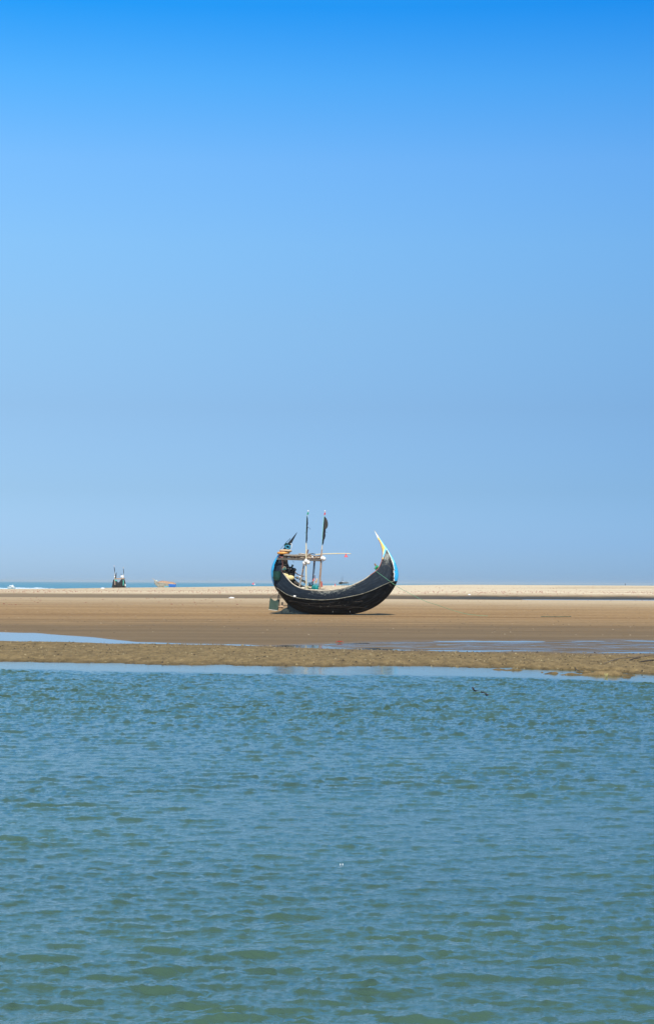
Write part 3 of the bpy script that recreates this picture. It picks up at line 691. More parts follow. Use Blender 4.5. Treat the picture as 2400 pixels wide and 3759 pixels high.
# posts
def post(name, pts, w_, r, m): g = MB(); g.tube([B(x, y, w_) for x, y in pts], r, 8); return g.build(name, m, root)
post('roof_post', [(628, 505), (622, 590), (618, 700), (610, 800), (610, 925)], .95, [.055, .075, .08, .085, .08], M['brownpost'])
post('roof_post', [(548, 622), (540, 760), (527, 922)], -.9, .052, M['redpost'])
g = MB(); g.bar(B(443, 655, .3), B(420, 790, .3), .09, .10); g.build('roof_post', M['brownpost'], root)
g = MB(); g.bar(B(416, 795, .75), B(396, 900, .75), .05, .13); g.build('prop_plank', M['greywood'], root)
g = MB(); g.bar(B(484, 505, .2), B(470, 565, .25), .07, .10); g.build('roof_stub', mat('stub_red', (.14, .07, .06), .7, .4), root)
post('roof_post', [(222, 600), (219, 700)], .72, .035, mat('post_rust', (.16, .06, .045), .7, .4))
post('roof_post', [(262, 600), (272, 690), (300, 760)], -.8, .07, M['inner'])
g = MB(); g.tube([B(558, 625, 0), B(556, 690, 0), B(552, 760, 0)], [.03, .02, .008], 5); thing(g, 'hanging_rope', M['flag'], 'dark frayed rope hanging from the boat roof between the two right posts', 'rope')
g = MB(); g.tube([B(330, 622, .3), B(333, 640, .3)], .015, 5); g.build('roof_hook', M['black'], root); g = MB(); g.tube([B(428, 660, .9), B(416, 745, .9)], .012, 4); g.build('roof_cord', M['ropew'], root)
# masts
def mast(pts, w_, r, flagpts, sheer, topcol, x0, side):
    g = MB(); P_ = [B(x, y, w_) for x, y in pts]; g.tube(P_, r, 8); mo = g.build('mast', M['bamboo'] if side == 'L' else M['palewood'], root)
    cp = [B(x, y, w_) for x, y in flagpts[0]]; g = MB(); g.tube(cp, .033, 6); g.build('flag_sleeve', M['cyan'], mo)
    L_, R_ = flagpts[1], flagpts[2]; n = 40
    Yv = np.linspace(L_[0][1], L_[-1][1], n); xl = np.interp(Yv, [p[1] for p in L_], [p[0] for p in L_]); xr = np.interp(Yv, [p[1] for p in R_], [p[0] for p in R_])
    g = MB(); K = 7
    for off_ in (0, 1):
        vs = []
        for i in range(n):
            for k in range(K):
                f = k/(K-1); q = B(xl[i]*(1-f)+xr[i]*f+rr.uniform(-1.2, 1.2)*(k == K-1), Yv[i], w_)
                q.y += .07*math.sin(f*5+i*.22)*f+.012*off_-.07; vs.append(q)
        fs = [(i*K+k, i*K+k+1, (i+1)*K+k+1, (i+1)*K+k) for i in range(n-1) for k in range(K-1)]
        if off_: fs = [f[::-1] for f in fs]
        b0 = len(g.v); g.v += [tuple(v) for v in vs]; g.f += [tuple(j+b0 for j in f) for f in fs]
        g.m += [1 if sheer and k >= 2 and Yv[i] < 285 else 0 for i in range(n-1) for k in range(K-1)]
    g.build('flag', [M['flag'], M['flag2']], mo)
    for pts_ in flagpts[3]: g = MB(); g.tube([B(x, y, w_) for x, y in pts_], .012, 4); g.build('torn_thread', M['flag'], mo)
    (tx, ty), (bx, by) = topcol[0], topcol[1]
    g = MB(); g.tube([B(bx, by, w_), B((bx+tx)/2+1, (by+ty)/2+4, w_), B(tx, ty+14, w_)], [.05, .065, .05], 8); g.build('top_wrap', topcol[2], mo)
    g = MB(); g.ball(B(tx, ty, w_), .06, 12, 0, (1, 1, 1.15)); g.build('top_knob', M['buoyw'], mo)
    return mo
mast([(467, 912), (466, 800), (464, 640), (465, 500), (464, 440), (469, 300), (473, 150), (476, 140)], .95, [.05, .05, .052, .05, .042, .025, .02, .015],
     ([(464, 436), (463, 350), (467, 240), (471, 152)], [(470, 150), (466, 250), (463, 350), (462, 425), (468, 438)], [(474, 150), (483, 180), (481, 240), (475, 262), (481, 268), (479, 340), (480, 380), (476, 410), (469, 438)],
      [[(478, 268), (490, 275), (508, 290), (500, 296)], [(462, 330), (450, 331)]]), False, [(483, 102), (476, 140), M['green']], 0, 'L')
mast([(628, 560), (628, 500), (633, 455), (638, 350), (645, 200), (652, 150), (655, 142)], .95, [.05, .05, .035, .025, .02, .02, .015],
     ([(631, 452), (634, 360), (640, 260), (649, 156)], [(652, 155), (644, 250), (637, 350), (631, 452)], [(654, 155), (675, 178), (687, 205), (691, 240), (688, 262), (680, 283), (668, 288), (667, 340), (670, 352), (663, 385), (655, 400), (647, 430), (640, 455)],
      [[(668, 322), (684, 324)]]), True, [(658, 104), (654, 143), M['red']], 0, 'R')
# buoys
bl = {(446, 645): 'white ball buoy, lower left of the three tied to the left mast', (463, 625): 'white ball buoy, topmost of the three tied to the left mast', (487, 640): 'white ball buoy, lower right of the three tied to the left mast',
      (632, 595): 'white ball buoy, front one of the pair tied to the right mast', (650, 601): 'white ball buoy, right hand one of the pair tied to the right mast'}
for k, ((x, y), lb) in enumerate(bl.items()):
    r0 = .165; g = MB(); c = B(x, y, 1.08+.08*(k % 2)); g.ball(c, r0, 20); g.tube([c+Vector((0, 0, r0-.02)), c+Vector((.02, .05, r0+.06))], .02, 6)
    thing(g, 'buoy', M['buoyw'], lb, 'buoy', 'white ball buoys tied to the masts')
g = MB(); g.tube([B(640, 612, 1.05), B(640, 632, 1.05)], .03, 5); g.build('cord_end', M['brownpost'], root)
# side pole with red cone
g = MB(); g.tube([B(560, 557, .7), B(640, 551, .7), B(760, 547, .7), B(860, 546, .7), B(932, 549, .7)], [.04, .044, .044, .04, .034], 8); g.build('outrigger_pole', M['bamboo'], root)
c = B(880, 583, .7); g = MB()
prof = [(.0, .30), (.035, .30), (.05, .24), (.03, .19), (.06, .17), (.15, .02), (.155, -.01), (.0, -.01)]
vs = []; n = 14
for rr_, z in prof:
    for k in range(n): vs.append(c+Vector((rr_*math.cos(6.2832*k/n), rr_*math.sin(6.2832*k/n), z)))
g.add(vs, [(i*n+k, i*n+(k+1) % n, (i+1)*n+(k+1) % n, (i+1)*n+k) for i in range(len(prof)-1) for k in range(n)])
thing(g, 'cone_marker', mat('cone_red', (.72, .09, .10), .5), 'small red cone hanging near the tip of the horizontal pole right of the masts', 'cone')
# life rings
def rot_euler(x, y, z): return (Matrix.Rotation(z, 3, 'Z') @ Matrix.Rotation(y, 3, 'Y') @ Matrix.Rotation(x, 3, 'X'))
g = MB(); g.torus(B(228, 539, .1), .44, .105, rot_euler(.05, -.02, 0)); thing(g, 'inner_tube', M['orange'], 'orange rubber ring, lower of the two stacked round the stern post', 'life ring', 'rings stacked round the stern post')
g = MB(); g.torus(B(250, 518, .1), .44, .09, rot_euler(-.04, .04, .4)); thing(g, 'inner_tube', M['rust'], 'faded tan and white rubber ring, upper of the two stacked round the stern post', 'life ring', 'rings stacked round the stern post')
g = MB(); g.torus(B(272, 480, .25), .185, .07, rot_euler(.75, .45, 0)); thing(g, 'inner_tube', M['tealr'], 'small teal rubber ring tilted on the dark stern spike', 'life ring')
g = MB()
for k in range(14): g.ball(B(253+rr.uniform(-12, 14), 462+rr.uniform(-14, 22), rr.uniform(-.05, .15)), rr.uniform(.05, .1), 8, 0, (1, 1, 1.2), .25, k)
thing(g, 'net_bundle', M['dkgreen'], 'dark bundle tied on the stern spike behind the small teal ring', 'bundle')
g = MB(); g.tube([B(302, 440, .12), B(313, 448, .12), B(314, 475, .12), B(303, 500, .12), B(297, 492, .12)], [.02, .03, .025, .02, .015], 6); thing(g, 'white_cord_loop', M['white'], 'white cord loop hanging on the right of the stern spike', 'cord')
g = MB(); g.tube([B(198, 500, .05), B(250, 435, .05), B(298, 388, .05)], [.010, .014, .02], 5); g.tube([B(240, 445, .05), B(283, 430, .05)], .009, 5); g.tube([B(262, 424, .05), B(290, 412, .05)], .009, 5); g.tube([B(298, 388, .05), B(288, 440, .05)], .009, 5)
thing(g, 'gaff_stick', M['black'], 'thin dark stick frame leaning behind the stern spike', 'stick')
g = MB()
for k in range(6): g.tube([B(178+k*8, 572+k*2, .32), B(200+k*7, 580-k, .36), B(218, 588, .34)], .035, 6, k % 2)
thing(g, 'mooring_wrap', [M['pink'], M['brownpost']], 'pinkish cloth and rope wound round the stern under the orange ring', 'cloth')
# stern clutter
g = MB(); cB = B(160, 783, .95); vs = []; n = 18; A = [(.40, .26), (.42, .35), (.34, .32), (.0, .325), (-.33, .28), (-.36, .24), (-.36, 0)]
A = [(.36, .0), (.36, .30), (.40, .345), (.34, .335), (0, .32), (-.32, .27), (-.36, .23), (-.36, 0)]
for z, r_ in A:
    for k in range(n): vs.append(cB+Vector((r_*math.cos(6.2832*k/n), r_*math.sin(6.2832*k/n)*.8, z)))
g.add(vs, [(i*n+k, i*n+(k+1) % n, (i+1)*n+(k+1) % n, (i+1)*n+k) for i in range(len(A)-1) for k in range(n)])
thing(g, 'plastic_barrel', M['dkgreen'], 'dark green plastic tub hanging on the outside of the left stern', 'tub')
g = MB(); g.tube([B(150, 738, 1.0), B(160, 742, 1.02)], .035, 6); thing(g, 'red_cord', M['red'], 'red cord knot on the rim of the dark green tub', 'cord')
g = MB(); g.ball(B(297, 800, .85), .30, 18, 0, (1.25, .8, .72), .03); g.ball(B(262, 775, .85), .17, 14, 0, (1, .8, .8), .03, 3); g.ball(B(245, 760, .85), .08, 10, 0, (1, 1, 1), .05, 5)
thing(g, 'sack', M['sack'], 'pale yellow stuffed sack lying just inside the left rim of the boat', 'sack')
g = MB(); g.bar(B(326, 663, .2), B(300, 730, .2), .13, .14); g.build('tiller_head', mat('tiller_green', (.02, .04, .036), .6), root)
g = MB()
for k in range(26): g.ball(B(rr.uniform(240, 345), rr.uniform(705, 770), rr.uniform(-.5, .5)), rr.uniform(.07, .16), 8, 0, (1, 1, 1), .3, k)
g.tube([B(240, 700, .2), B(300, 690, .2), B(330, 715, .2), B(345, 760, .2)], .07, 8)
thing(g, 'engine', M['black'], 'black engine and gear heap in the stern of the boat', 'engine')
g = MB(); g.bar(B(345, 840, .3), B(400, 868, .3), .5, .12); g.bar(B(330, 845, .5), B(420, 880, .5), .05, .07); g.build('thwart', M['darkwood'], root)
g = MB()
for k in range(30): g.tube([B(216+rr.uniform(0, 12), 712+rr.uniform(-12, 8), .8), B(232+rr.uniform(-6, 6), 690+rr.uniform(-14, 14), .75), B(252+rr.uniform(-4, 4), 700+rr.uniform(-14, 14), .7)], .03, 5, rr.choice([0, 0, 1, 2]))
thing(g, 'green_net', [mat('net_green', (.012, .15, .09), .8), M['tealr'], M['brownpost']], 'green and teal net bunched at the stern above the yellow sack', 'net')
g = MB(); g.tube([B(270, 690, -.3), B(300, 690, -.3), B(325, 700, -.35), B(350, 735, -.5)], [.05, .06, .06, .04], 8); thing(g, 'blue_hose', M['tealr'], 'blue hose arching over the black engine heap', 'hose')
g = MB(); g.tube([B(322, 700, -.85), B(345, 735, -.9), B(372, 762, -.95), (B(410, 778, -1.0)), B(448, 782, -1.0)], [.045, .05, .045, .04, .025], 7); g.build('far_rim_timber', M['brownpost'], root)
g = MB()
for k in range(9): g.ball(B(400+rr.uniform(-8, 38), 792+rr.uniform(-10, 14), .1), rr.uniform(.04, .075), 8, 0, (1.2, 1, .8), .3, k)
thing(g, 'white_rag', M['plastic'], 'crumpled white rag on the inner planks behind the slanted plank', 'rag')
g = MB(); g.ball(B(435, 905, .75), .17, 12, 0, (1.4, 1, .45), .08); thing(g, 'cloth_roll', mat('roll_cream', (.66, .58, .45), .85), 'cream cloth roll on the rim at the foot of the slanted plank', 'cloth')
g = MB(); g.box(B(482, 905, .6), (.13, .13, .22)); g.box(B(482, 893, .6), (.15, .15, .03)); thing(g, 'tin_can', mat('tin_yellow', (.33, .32, .16), .5), 'square olive yellow tin standing right of the left mast foot', 'tin', sm=False)
for (x, w_, lb) in ((571, .5, 'teal plastic drum, right hand one of two beside the right roof post'), (547, .1, 'dark teal plastic drum, left hand one of two behind the red brown post')):
    g = MB(); c = B(x, 905, w_); vs = []; n = 18
    P2 = [(.24, .0), (.24, .05), (.21, .07), (.19, .17), (.15, .195), (.13, .18), (.09, .195), (-.1, .195), (-.12, .18), (-.15, .195), (-.22, .18), (-.22, 0)]
    for z, r_ in P2:
        for k in range(n): vs.append(c+Vector((r_*math.cos(6.2832*k/n), r_*math.sin(6.2832*k/n), z)))
    g.add(vs, [(i*n+k, i*n+(k+1) % n, (i+1)*n+(k+1) % n, (i+1)*n+k) for i in range(len(P2)-1) for k in range(n)])
    g.tube([c+Vector((-.08, 0, .23)), c+Vector((-.05, 0, .29)), c+Vector((.05, 0, .29)), c+Vector((.08, 0, .23))], .015, 6)
    thing(g, 'drum', M['teal'], lb, 'drum', 'teal drums on the boat')
for (x0, y0, x1, y1, m, lb) in ((538, 838, 560, 775, 'pink', 'pink cloth marker flag on a thin stick, left of the right roof post'), (570, 850, 572, 812, 'rust', 'tan and orange marker flag bunch close beside the right roof post')):
    g = MB(); g.tube([B((x0+x1)/2, 900, -.3), B((x0+x1)/2, y1, -.3)], .012, 5, 1)
    for k in range(10):
        f = rr.random(); g.ball(B(x0*(1-f)+x1*f+rr.uniform(-8, 8), y0*(1-f)+y1*f, -.3), rr.uniform(.03, .065), 6, 0, (1, .6, 1.2), .3, k)
    thing(g, 'marker_flag', [M[m], M['palewood']], lb, 'marker flag')
g = MB()
for k in range(10): g.ball(B(505+rr.uniform(-14, 16), 852+rr.uniform(-9, 9), -.9), rr.uniform(.03, .06), 6, 0, (1.3, 1, .8), .3, k)
thing(g, 'net_floats', mat('pale_blue_cloth', (.45, .66, .75), .8), 'pale blue crumpled cloth on the far rim left of the red brown post', 'cloth')
g = MB(); g.slab([B(622, 895, -.2), B(636, 895, -.2), B(636, 862, -.2), B(628, 835, -.2), B(620, 840, -.2)], .12); thing(g, 'life_vest', mat('vest_red', (.55, .12, .09), .8), 'dull red life vest hanging on the right side of the right roof post', 'life vest')
g = MB(); g.slab([B(596, 895, -.3), B(612, 895, -.3), B(610, 850, -.3), B(600, 850, -.3)], .1); thing(g, 'blue_tarp', M['tealr'], 'folded blue tarpaulin behind the right roof post', 'tarpaulin')
g = MB(); g.tube([B(625, 905, 0), B(668, 915, .2), B(705, 921, .4)], .028, 6); g.tube([B(600, 915, 0), B(650, 918, .2), B(700, 925, .4)], .02, 6)
thing(g, 'oar', M['palewood'], 'pale wooden oars lying along the rim right of the right roof post', 'oar')
# rudder, propeller, skeg
g = MB(); g.slab([B(90, 1010, 0), B(108, 1020, 0), B(132, 1038, 0), B(150, 1040, 0), B(166, 1026, 0), B(184, 1026, 0), B(178, 1085, 0), B(170, 1138, 0), B(78, 1126, 0)], .05); ru = g.build('rudder', M['rudder'], root, False)
g = MB(); g.bar(B(76, 1131, 0), B(170, 1142, 0), .07, .05); g.build('rudder_shoe', mat('scraped_edge', (.45, .46, .42), .7, .3), ru)
g = MB(); g.tube([B(180, 958, 0), B(170, 1030, 0), B(160, 1060, 0)], .03, 7); g.tube([B(185, 975, 0), B(188, 1030, 0), B(186, 1090, 0), B(166, 1152, 0)], [.028, .04, .03, .025], 7); g.build('rudder_post', M['black'], ru)
g = MB(); g.tube([B(88, 1008, .02), B(130, 985, .02), B(170, 962, .02)], .012, 5); thing(g, 'rudder_rope', M['darkwood'], 'thin rope from the rudder corner up to the stern of the boat', 'rope')
g = MB(); g.slab([B(163, 1155, 0), B(205, 1145, 0), B(235, 1122, 0), B(272, 1108, 0), B(272, 1060, 0), B(330, 1060, 0), B(500, 1120, 0), B(500, 1186, 0), B(290, 1166, 0)], .06); g.build('skeg', mat('skeg_green', (.010, .018, .018), .6, .5, 4, col2=(.04, .06, .055)), root, False)
g = MB(); g.tube([B(290, 1092, 0), B(232, 1092, 0), B(222, 1098, 0)], .03, 7)
for k in range(3):
    a_ = 1.45+k*2.094; ctr = B(216, 1098, 0); dv = Vector((.10*math.sin(a_*2), math.cos(a_), math.sin(a_)))
    pv = []
    for f, wd in ((0, .02), (.12, .06), (.26, .075), (.36, .03)):
        pv += [ctr+dv*f+Vector((.04, wd*math.sin(a_), -wd*math.cos(a_))), ctr+dv*f-Vector((.04, wd*math.sin(a_), -wd*math.cos(a_)))]
    g.add(pv, [(0, 1, 3, 2), (2, 3, 5, 4), (4, 5, 7, 6)], 1); g.add([p+Vector((.012, 0, 0)) for p in pv], [(2, 3, 1, 0), (4, 5, 3, 2), (6, 7, 5, 4)], 1)
g.tube([B(228, 1100, 0), B(208, 1100, 0), B(184, 1104, 0)], [.05, .095, .085], 10, 2)
g.build('propeller', [M['darkwood'], M['steel'], M['bronze']], root)
g = MB(); c = onhull(346, 993, .06); g.ball(c, .095, 14, 0, (1.3, .8, .9), .04); thing(g, 'fender', M['buoyw'], 'small white float resting on the rub rail low on the left of the hull', 'net float')
for (x, y) in ((180, 940), (745, 1150), (925, 1150)):
    g = MB(); p = onhull(x, y, .02); g.tube([p+Vector((0, 0, .09)), p-Vector((0, 0, .09))], .016, 5); g.build('hull_bracket', M['steel'], root)
# bow cleat and rope
g = MB(); g.tube([B(1180, 652, 0), B(1200, 690, 0), B(1216, 735, 0)], [.075, .06, .05], 8); g.tube([B(1178, 695, 0), B(1192, 712, 0), B(1205, 735, 0)], [.06, .05, .05], 8); g.build('bow_bitt', M['brownpost'], root)
g = MB()
for k in range(7): g.torus(B(1194+k*2.6, 702-k*3.6, 0), .09+.01*(k % 2), .035, rot_euler(.7, .9, .2*k), 16, 6)
g.ball(B(1210, 688, .1), .12, 10, 0, (1, 1, .9), .1)
thing(g, 'rope_coil', M['green'], 'bright green rope coil wrapped on the forked post at the bow', 'rope')
# mooring rope down to the sand
g = MB(); r0 = BW(1192, 730, .72)
key = [(1192, 730), (1290, 800), (1400, 880), (1520, 950), (1700, 1040), (1830, 1083)]
dd_ = [r0.y, BD-2.6, BD-3, BD-3, BD-3, BD-2.5]
pts = [r0]+[W(960+x/2.8463, 1840+y/2.8463, d_) for (x, y), d_ in zip(key[1:], dd_[1:])]
for px, py in ((1660, 2240), (1720, 2255), (1790, 2261)):
    q = W(px, py, BD-1.5); q.z = max(q.z, tz(q.x, q.y)+.015); pts.append(q)
g.tube(poly_spline([tuple(p) for p in pts], 60), .016, 6)
tag(g.build('mooring_rope', mat('mooring_green', (.10, .30, .17), .7)), 'thin green mooring rope running from the bow down to the sand on the right', 'rope')
g = MB(); pts = []
for px in np.linspace(1985, 2095, 10):
    py = 2264.5-abs(px-2040)*.012+.5*math.sin(px*.2); d_ = CAMZ*FPX/(py-yh(px)); x_ = (px-1200)/FPX*d_; pts.append((x_, d_, tz(x_, d_)+.02))
g.tube(pts, .025, 6); tag(g.build('rope_end', mat('rope_dark_green', (.03, .10, .06), .8)), 'short dark green rope length lying on the sand to the right of the mooring rope', 'rope')

# ------------------------------------------------------------ distant boats and people
def gz(px, py, d): return W(px, py, d)
# far crescent boat: same build as the near one, seen nearly end on
d1 = 418.0*KD
def far_obj(g, name, mats, label, cat_, group=None, parent=None):
    o = g.build(name, mats, parent); return tag(o, label, cat_, group) if label else o
def Z5(X_, Y_, dd=d1, off=0): return W(350+X_/3.8425, 2040+Y_/3.8425, dd+off)
g = MB()
for (x, y, r) in ((285, 345, .30), (292, 350, .26), (300, 352, .22)): g.ball(Z5(x, y, d1, -3.2), r, 10, 0, (1, 1, 1), .15)
far_obj(g, 'net_heap', mat('far_teal', (.05, .45, .38), .7), 'green net heap on the left end of the distant crescent boat', 'net')
g = MB(); g.ball(Z5(275, 298, d1, -3.2), .26, 10, 0, (1, 1, 1), .05); far_obj(g, 'buoy', M['buoyw'], 'white ball buoy at the foot of the left mast of the distant crescent boat', 'buoy')
g = MB(); g.tube([Z5(397, 338, d1, -3.6), Z5(399, 380, d1, -3.6), Z5(397, 420, d1, -3.4)], [.12, .16, .14], 8); far_obj(g, 'green_cloth', mat('far_green', (.08, .50, .40), .8), 'green cloth strip hanging down the right side of the distant crescent boat', 'cloth')
g = MB(); g.tube([Z5(424, 395, d1, -2.6), Z5(428, 430, d1, -2.6)], [.15, .2], 8); far_obj(g, 'white_sheet', M['plastic'], 'white sheet hanging at the right edge of the distant crescent boat', 'sheet')
g = MB(); g.tube([Z5(278, 330, d1, -3.4), Z5(281, 410, d1, -3.0)], [.12, .16], 8); far_obj(g, 'tan_cloth', mat('far_tan', (.5, .36, .26), .8), 'tan cloth hanging on the left side of the distant crescent boat', 'cloth')

def loft(secs_, mfun, name, mats, parent, cap=True):
    g = MB(); n = len(secs_[0])
    for i in range(len(secs_)-1):
        for k in range(n-1):
            g.add([secs_[i][k], secs_[i+1][k], secs_[i+1][k+1], secs_[i][k+1]], [(0, 1, 2, 3)], mfun(i, k))
    return g.build(name, mats, parent)
# far crescent boat seen nearly end on
base = Z5(337, 450); fb = tag(empty('fishing_boat', base), 'distant black crescent boat with two thin masts, seen end on against the sea', 'boat')
pr = [((236, 436), (248, 398), .25), ((240, 450), (256, 362), .8), ((262, 452), (268, 336), 1.2), ((285, 452), (288, 350), 1.5), ((310, 452), (312, 374), 1.7), ((335, 452), (332, 383), 1.8),
      ((355, 452), (350, 368), 1.7), ((375, 452), (368, 342), 1.5), ((400, 452), (392, 331), 1.3), ((425, 451), (410, 338), 1.0), ((436, 446), (422, 372), .6), ((437, 436), (430, 402), .25)]
pa1 = cat([(*a, *b_, c_) for a, b_, c_ in pr], 40); sl = []
for row in pa1:
    P = Z5(row[0], row[1])-base; R_ = Z5(row[2], row[3])-base; ring = []
    for k in range(13):
        t = k/12*2-1; a_ = abs(t); q = P.lerp(R_, a_**1.4); ring.append(Vector((q.x, math.copysign(row[4]*min(1, a_**.5), t), q.z)))
    sl.append(ring)
loft(sl, lambda i, k: 0, 'hull', [M['black']], fb)
for sgn in (0, 12):
    g = MB(); g.tube([r_[sgn] for r_ in sl], .07, 6); g.build('gunwale', M['darkwood'], fb)
g = MB(); g.tube([Z5(287, 350)-base, Z5(289, 300)-base, Z5(294, 265)-base, Z5(301, 234)-base], [.32, .26, .2, .05], 8); g.build('stern_spike', M['black'], fb)
g = MB(); g.tube([Z5(376, 335)-base, Z5(371, 290)-base, Z5(366, 250)-base], [.25, .14, .04], 8); g.build('bow_spike', M['black'], fb)
g = MB(); g.slab([Z5(286, 318)-base, Z5(415, 312)-base, Z5(417, 326)-base, Z5(352, 334)-base, Z5(286, 332)-base], 2.0); g.build('roof', mat('far_roof', (.38, .27, .20), .8, .4, 2), fb, False)
for x_ in (275, 412): g = MB(); g.tube([Z5(x_, 330)-base, Z5(x_, 400)-base], .11, 6); g.build('roof_post', M['brownpost'], fb)
for (mx_, top, xb, lo) in ((268, 140, 276, 262), (397, 165, 403, 288)):
    g = MB(); g.tube([Z5(xb, 340)-base, Z5(xb-1, 262)-base, Z5(mx_, top)-base], [.12, .09, .05], 6); mo = g.build('mast', M['palewood'], fb)
    g = MB(); K = 4; n_ = 12; vs = []
    for i in range(n_):
        f = i/(n_-1); y = (top+15)*(1-f)+lo*f; x = mx_+(xb-mx_)*f
        for k in range(K):
            q = Z5(x-2+k*(3.6 if top == 140 else 3.0)*math.sin(math.pi*min(.95, f+.12)), y)-base; q.y -= .12+.05*math.sin(k+i); vs.append(q)
    g.add(vs, [(i*K+k, i*K+k+1, (i+1)*K+k+1, (i+1)*K+k) for i in range(n_-1) for k in range(K-1)]); g.build('flag', M['flag'], mo)
    g = MB(); g.ball(Z5(mx_, top)-base, .13, 8); g.build('top_knob', mat('far_pink', (.75, .5, .6), .6) if top == 140 else M['palewood'], mo)
g = MB(); g.box(Z5(383, 292, d1, -.8), (1.0, .6, .75)); far_obj(g, 'white_crate', M['plastic'], 'white crate on the roof of the distant crescent boat', 'crate')

# distant blue boat with a heap of nets
bb = tag(empty('net_boat', Z5(1000, 452)), 'distant wooden boat with bright blue stern and brown nets on the sand crest', 'boat')
base = Z5(1000, 452)
prof = [((833, 343), (833, 344), .06), ((838, 392), (850, 355), .45), ((868, 430), (880, 370), .85), ((905, 452), (920, 377), 1.1), ((960, 454), (965, 383), 1.25), ((1020, 454), (1020, 392), 1.3), ((1080, 454), (1080, 398), 1.3), ((1128, 454), (1130, 400), 1.15), ((1136, 440), (1140, 399), 1.0)]
pa = cat([(*a, *b_, c_) for a, b_, c_ in prof], 34); sl = []
for row in pa:
    P = Z5(row[0], row[1])-base; R = Z5(row[2], row[3])-base; w_ = row[4]; ring = []
    for k in range(13):
        t = k/12*2-1; a_ = abs(t); q = P.lerp(R, a_**1.3); ring.append(Vector((q.x, math.copysign(w_*min(1, a_**.55), t), q.z)))
    sl.append(ring)
def mf(i, k):
    x = pa[i][0]*.5+pa[i][2]*.5
    return 1 if x > 1032 else (2 if x > 980 and 3 <= k <= 8 else 0)
loft(sl, mf, 'hull', [M['crust'], M['brightblue'], M['ltblue']], bb)
g = MB(); g.add(sl[-1], [tuple(range(13))], 0); g.build('transom', M['brightblue'], bb)
g = MB(); g.tube([Z5(862, 362)-base, Z5(835, 340)-base, Z5(806, 318)-base], [.10, .09, .05], 7); g.build('bowsprit', M['palewood'], bb)
for sgn in (0, 12):
    g = MB(); g.tube([r_[sgn] for r_ in sl], .05, 6); g.build('gunwale', M['palewood'], bb)
g = MB(); g.ball(Z5(869, 353), .26, 12, 0, (1.1, 1, 1), .04); far_obj(g, 'pale_float', mat('float_mint', (.62, .72, .60), .6), 'pale round float in the raised prow of the distant blue boat', 'buoy')
nt_ = MB(); xs = np.linspace(875, 1138, 40); vs = []; K = 11
for x in xs:
    top = np.interp(x, [875, 900, 930, 980, 1060, 1110, 1138], [378, 362, 352, 355, 368, 375, 392]); bot = np.interp(x, [875, 960, 1060, 1138], [378, 388, 400, 404])
    for k in range(K):
        a_ = math.pi*k/(K-1); q = Z5(x, bot-(bot-top)*math.sin(a_)*(1+.12*(rr.random()-.5))); q.y += -1.1*math.cos(a_); vs.append(q)
nt_.add(vs, [(i*K+k, (i+1)*K+k, (i+1)*K+k+1, i*K+k+1) for i in range(len(xs)-1) for k in range(K-1)])
nt_.add([vs[k] for k in range(K)], [tuple(range(K))]); nt_.add([vs[(len(xs)-1)*K+k] for k in range(K)], [tuple(range(K))])
far_obj(nt_, 'net_pile', M['net'], 'long heap of reddish brown fishing net piled in the distant blue boat', 'net')

# white motorboat at the far left edge, in the surf
def Z7(X_, Y_, dd=432*KD, off=0): return W(X_/7.685, 2100+Y_/7.685, dd+off)
base = Z7(335, 480); wb = tag(empty('motorboat', base), 'small white motorboat with a flat canopy lying at the sea edge, far left', 'boat')
sl = []
for x, yb, yt, w_ in ((205, 425, 412, .08), (225, 462, 410, .35), (255, 482, 412, .6), (330, 484, 414, .75), (400, 484, 414, .75), (442, 478, 416, .65)):
    P = Z7(x+ (8 if x < 300 else 0), yb)-base; R = Z7(x, yt)-base; sl.append([Vector((P.lerp(R, abs(t)**1.4).x, math.copysign(w_*min(1, abs(t)**.5), t), P.lerp(R, abs(t)**1.4).z)) for t in np.linspace(-1, 1, 9)])
loft(sl, lambda i, k: 0, 'hull', [M['white']], wb)
g = MB(); g.add(sl[-1], [tuple(range(9))]); g.add([s[0] for s in sl]+[s[-1] for s in sl][::-1], [tuple(range(12))]); g.build('deck', M['white'], wb, False)
g = MB(); g.slab([Z7(270, 380)-base, Z7(350, 372)-base, Z7(378, 360)-base, Z7(400, 400)-base, Z7(404, 416)-base, Z7(345, 416)-base, Z7(345, 398)-base, Z7(285, 396)-base], 1.2); g.build('cabin', M['plastic'], wb, False)
g = MB(); g.slab([Z7(336, 434, 432*KD-1.4)-base, Z7(362, 434, 432*KD-1.4)-base, Z7(362, 458, 432*KD-1.4)-base, Z7(340, 458, 432*KD-1.4)-base], .1); g.build('hull_opening', M['darkwood'], wb, False)

# pale distant trawler on legs, behind the crest
def Z8(X_, Y_, dd=700*KD, off=0): return W(1200+X_/10.98, 2060+Y_/10.98, dd+off)
base = Z8(640, 1030); gb = tz(base.x, 700*KD); base.z = gb
sb = tag(empty('stilt_boat', base), 'hazy far off boat on thin legs, seen over the low middle of the near boat', 'boat')
sl = []
for x, yb, yt, w_ in ((470, 885, 875, .1), (490, 925, 850, .9), (530, 938, 835, 1.3), (590, 925, 832, 1.5), (640, 905, 845, 1.3), (700, 898, 862, 1.2), (770, 900, 862, 1.1), (830, 888, 858, .9), (868, 868, 852, .3)):
    P = Z8(x, yb)-base; R = Z8(x, yt)-base; sl.append([Vector((P.x, math.copysign(w_*min(1, abs(t)**.5), t), P.lerp(R, abs(t)**1.3).z)) for t in np.linspace(-1, 1, 9)])
loft(sl, lambda i, k: 0, 'hull', [M['black']], sb)
g = MB(); g.add([s[0] for s in sl]+[s[-1] for s in sl][::-1], [tuple(range(18))]); g.build('deck', M['darkwood'], sb, False)
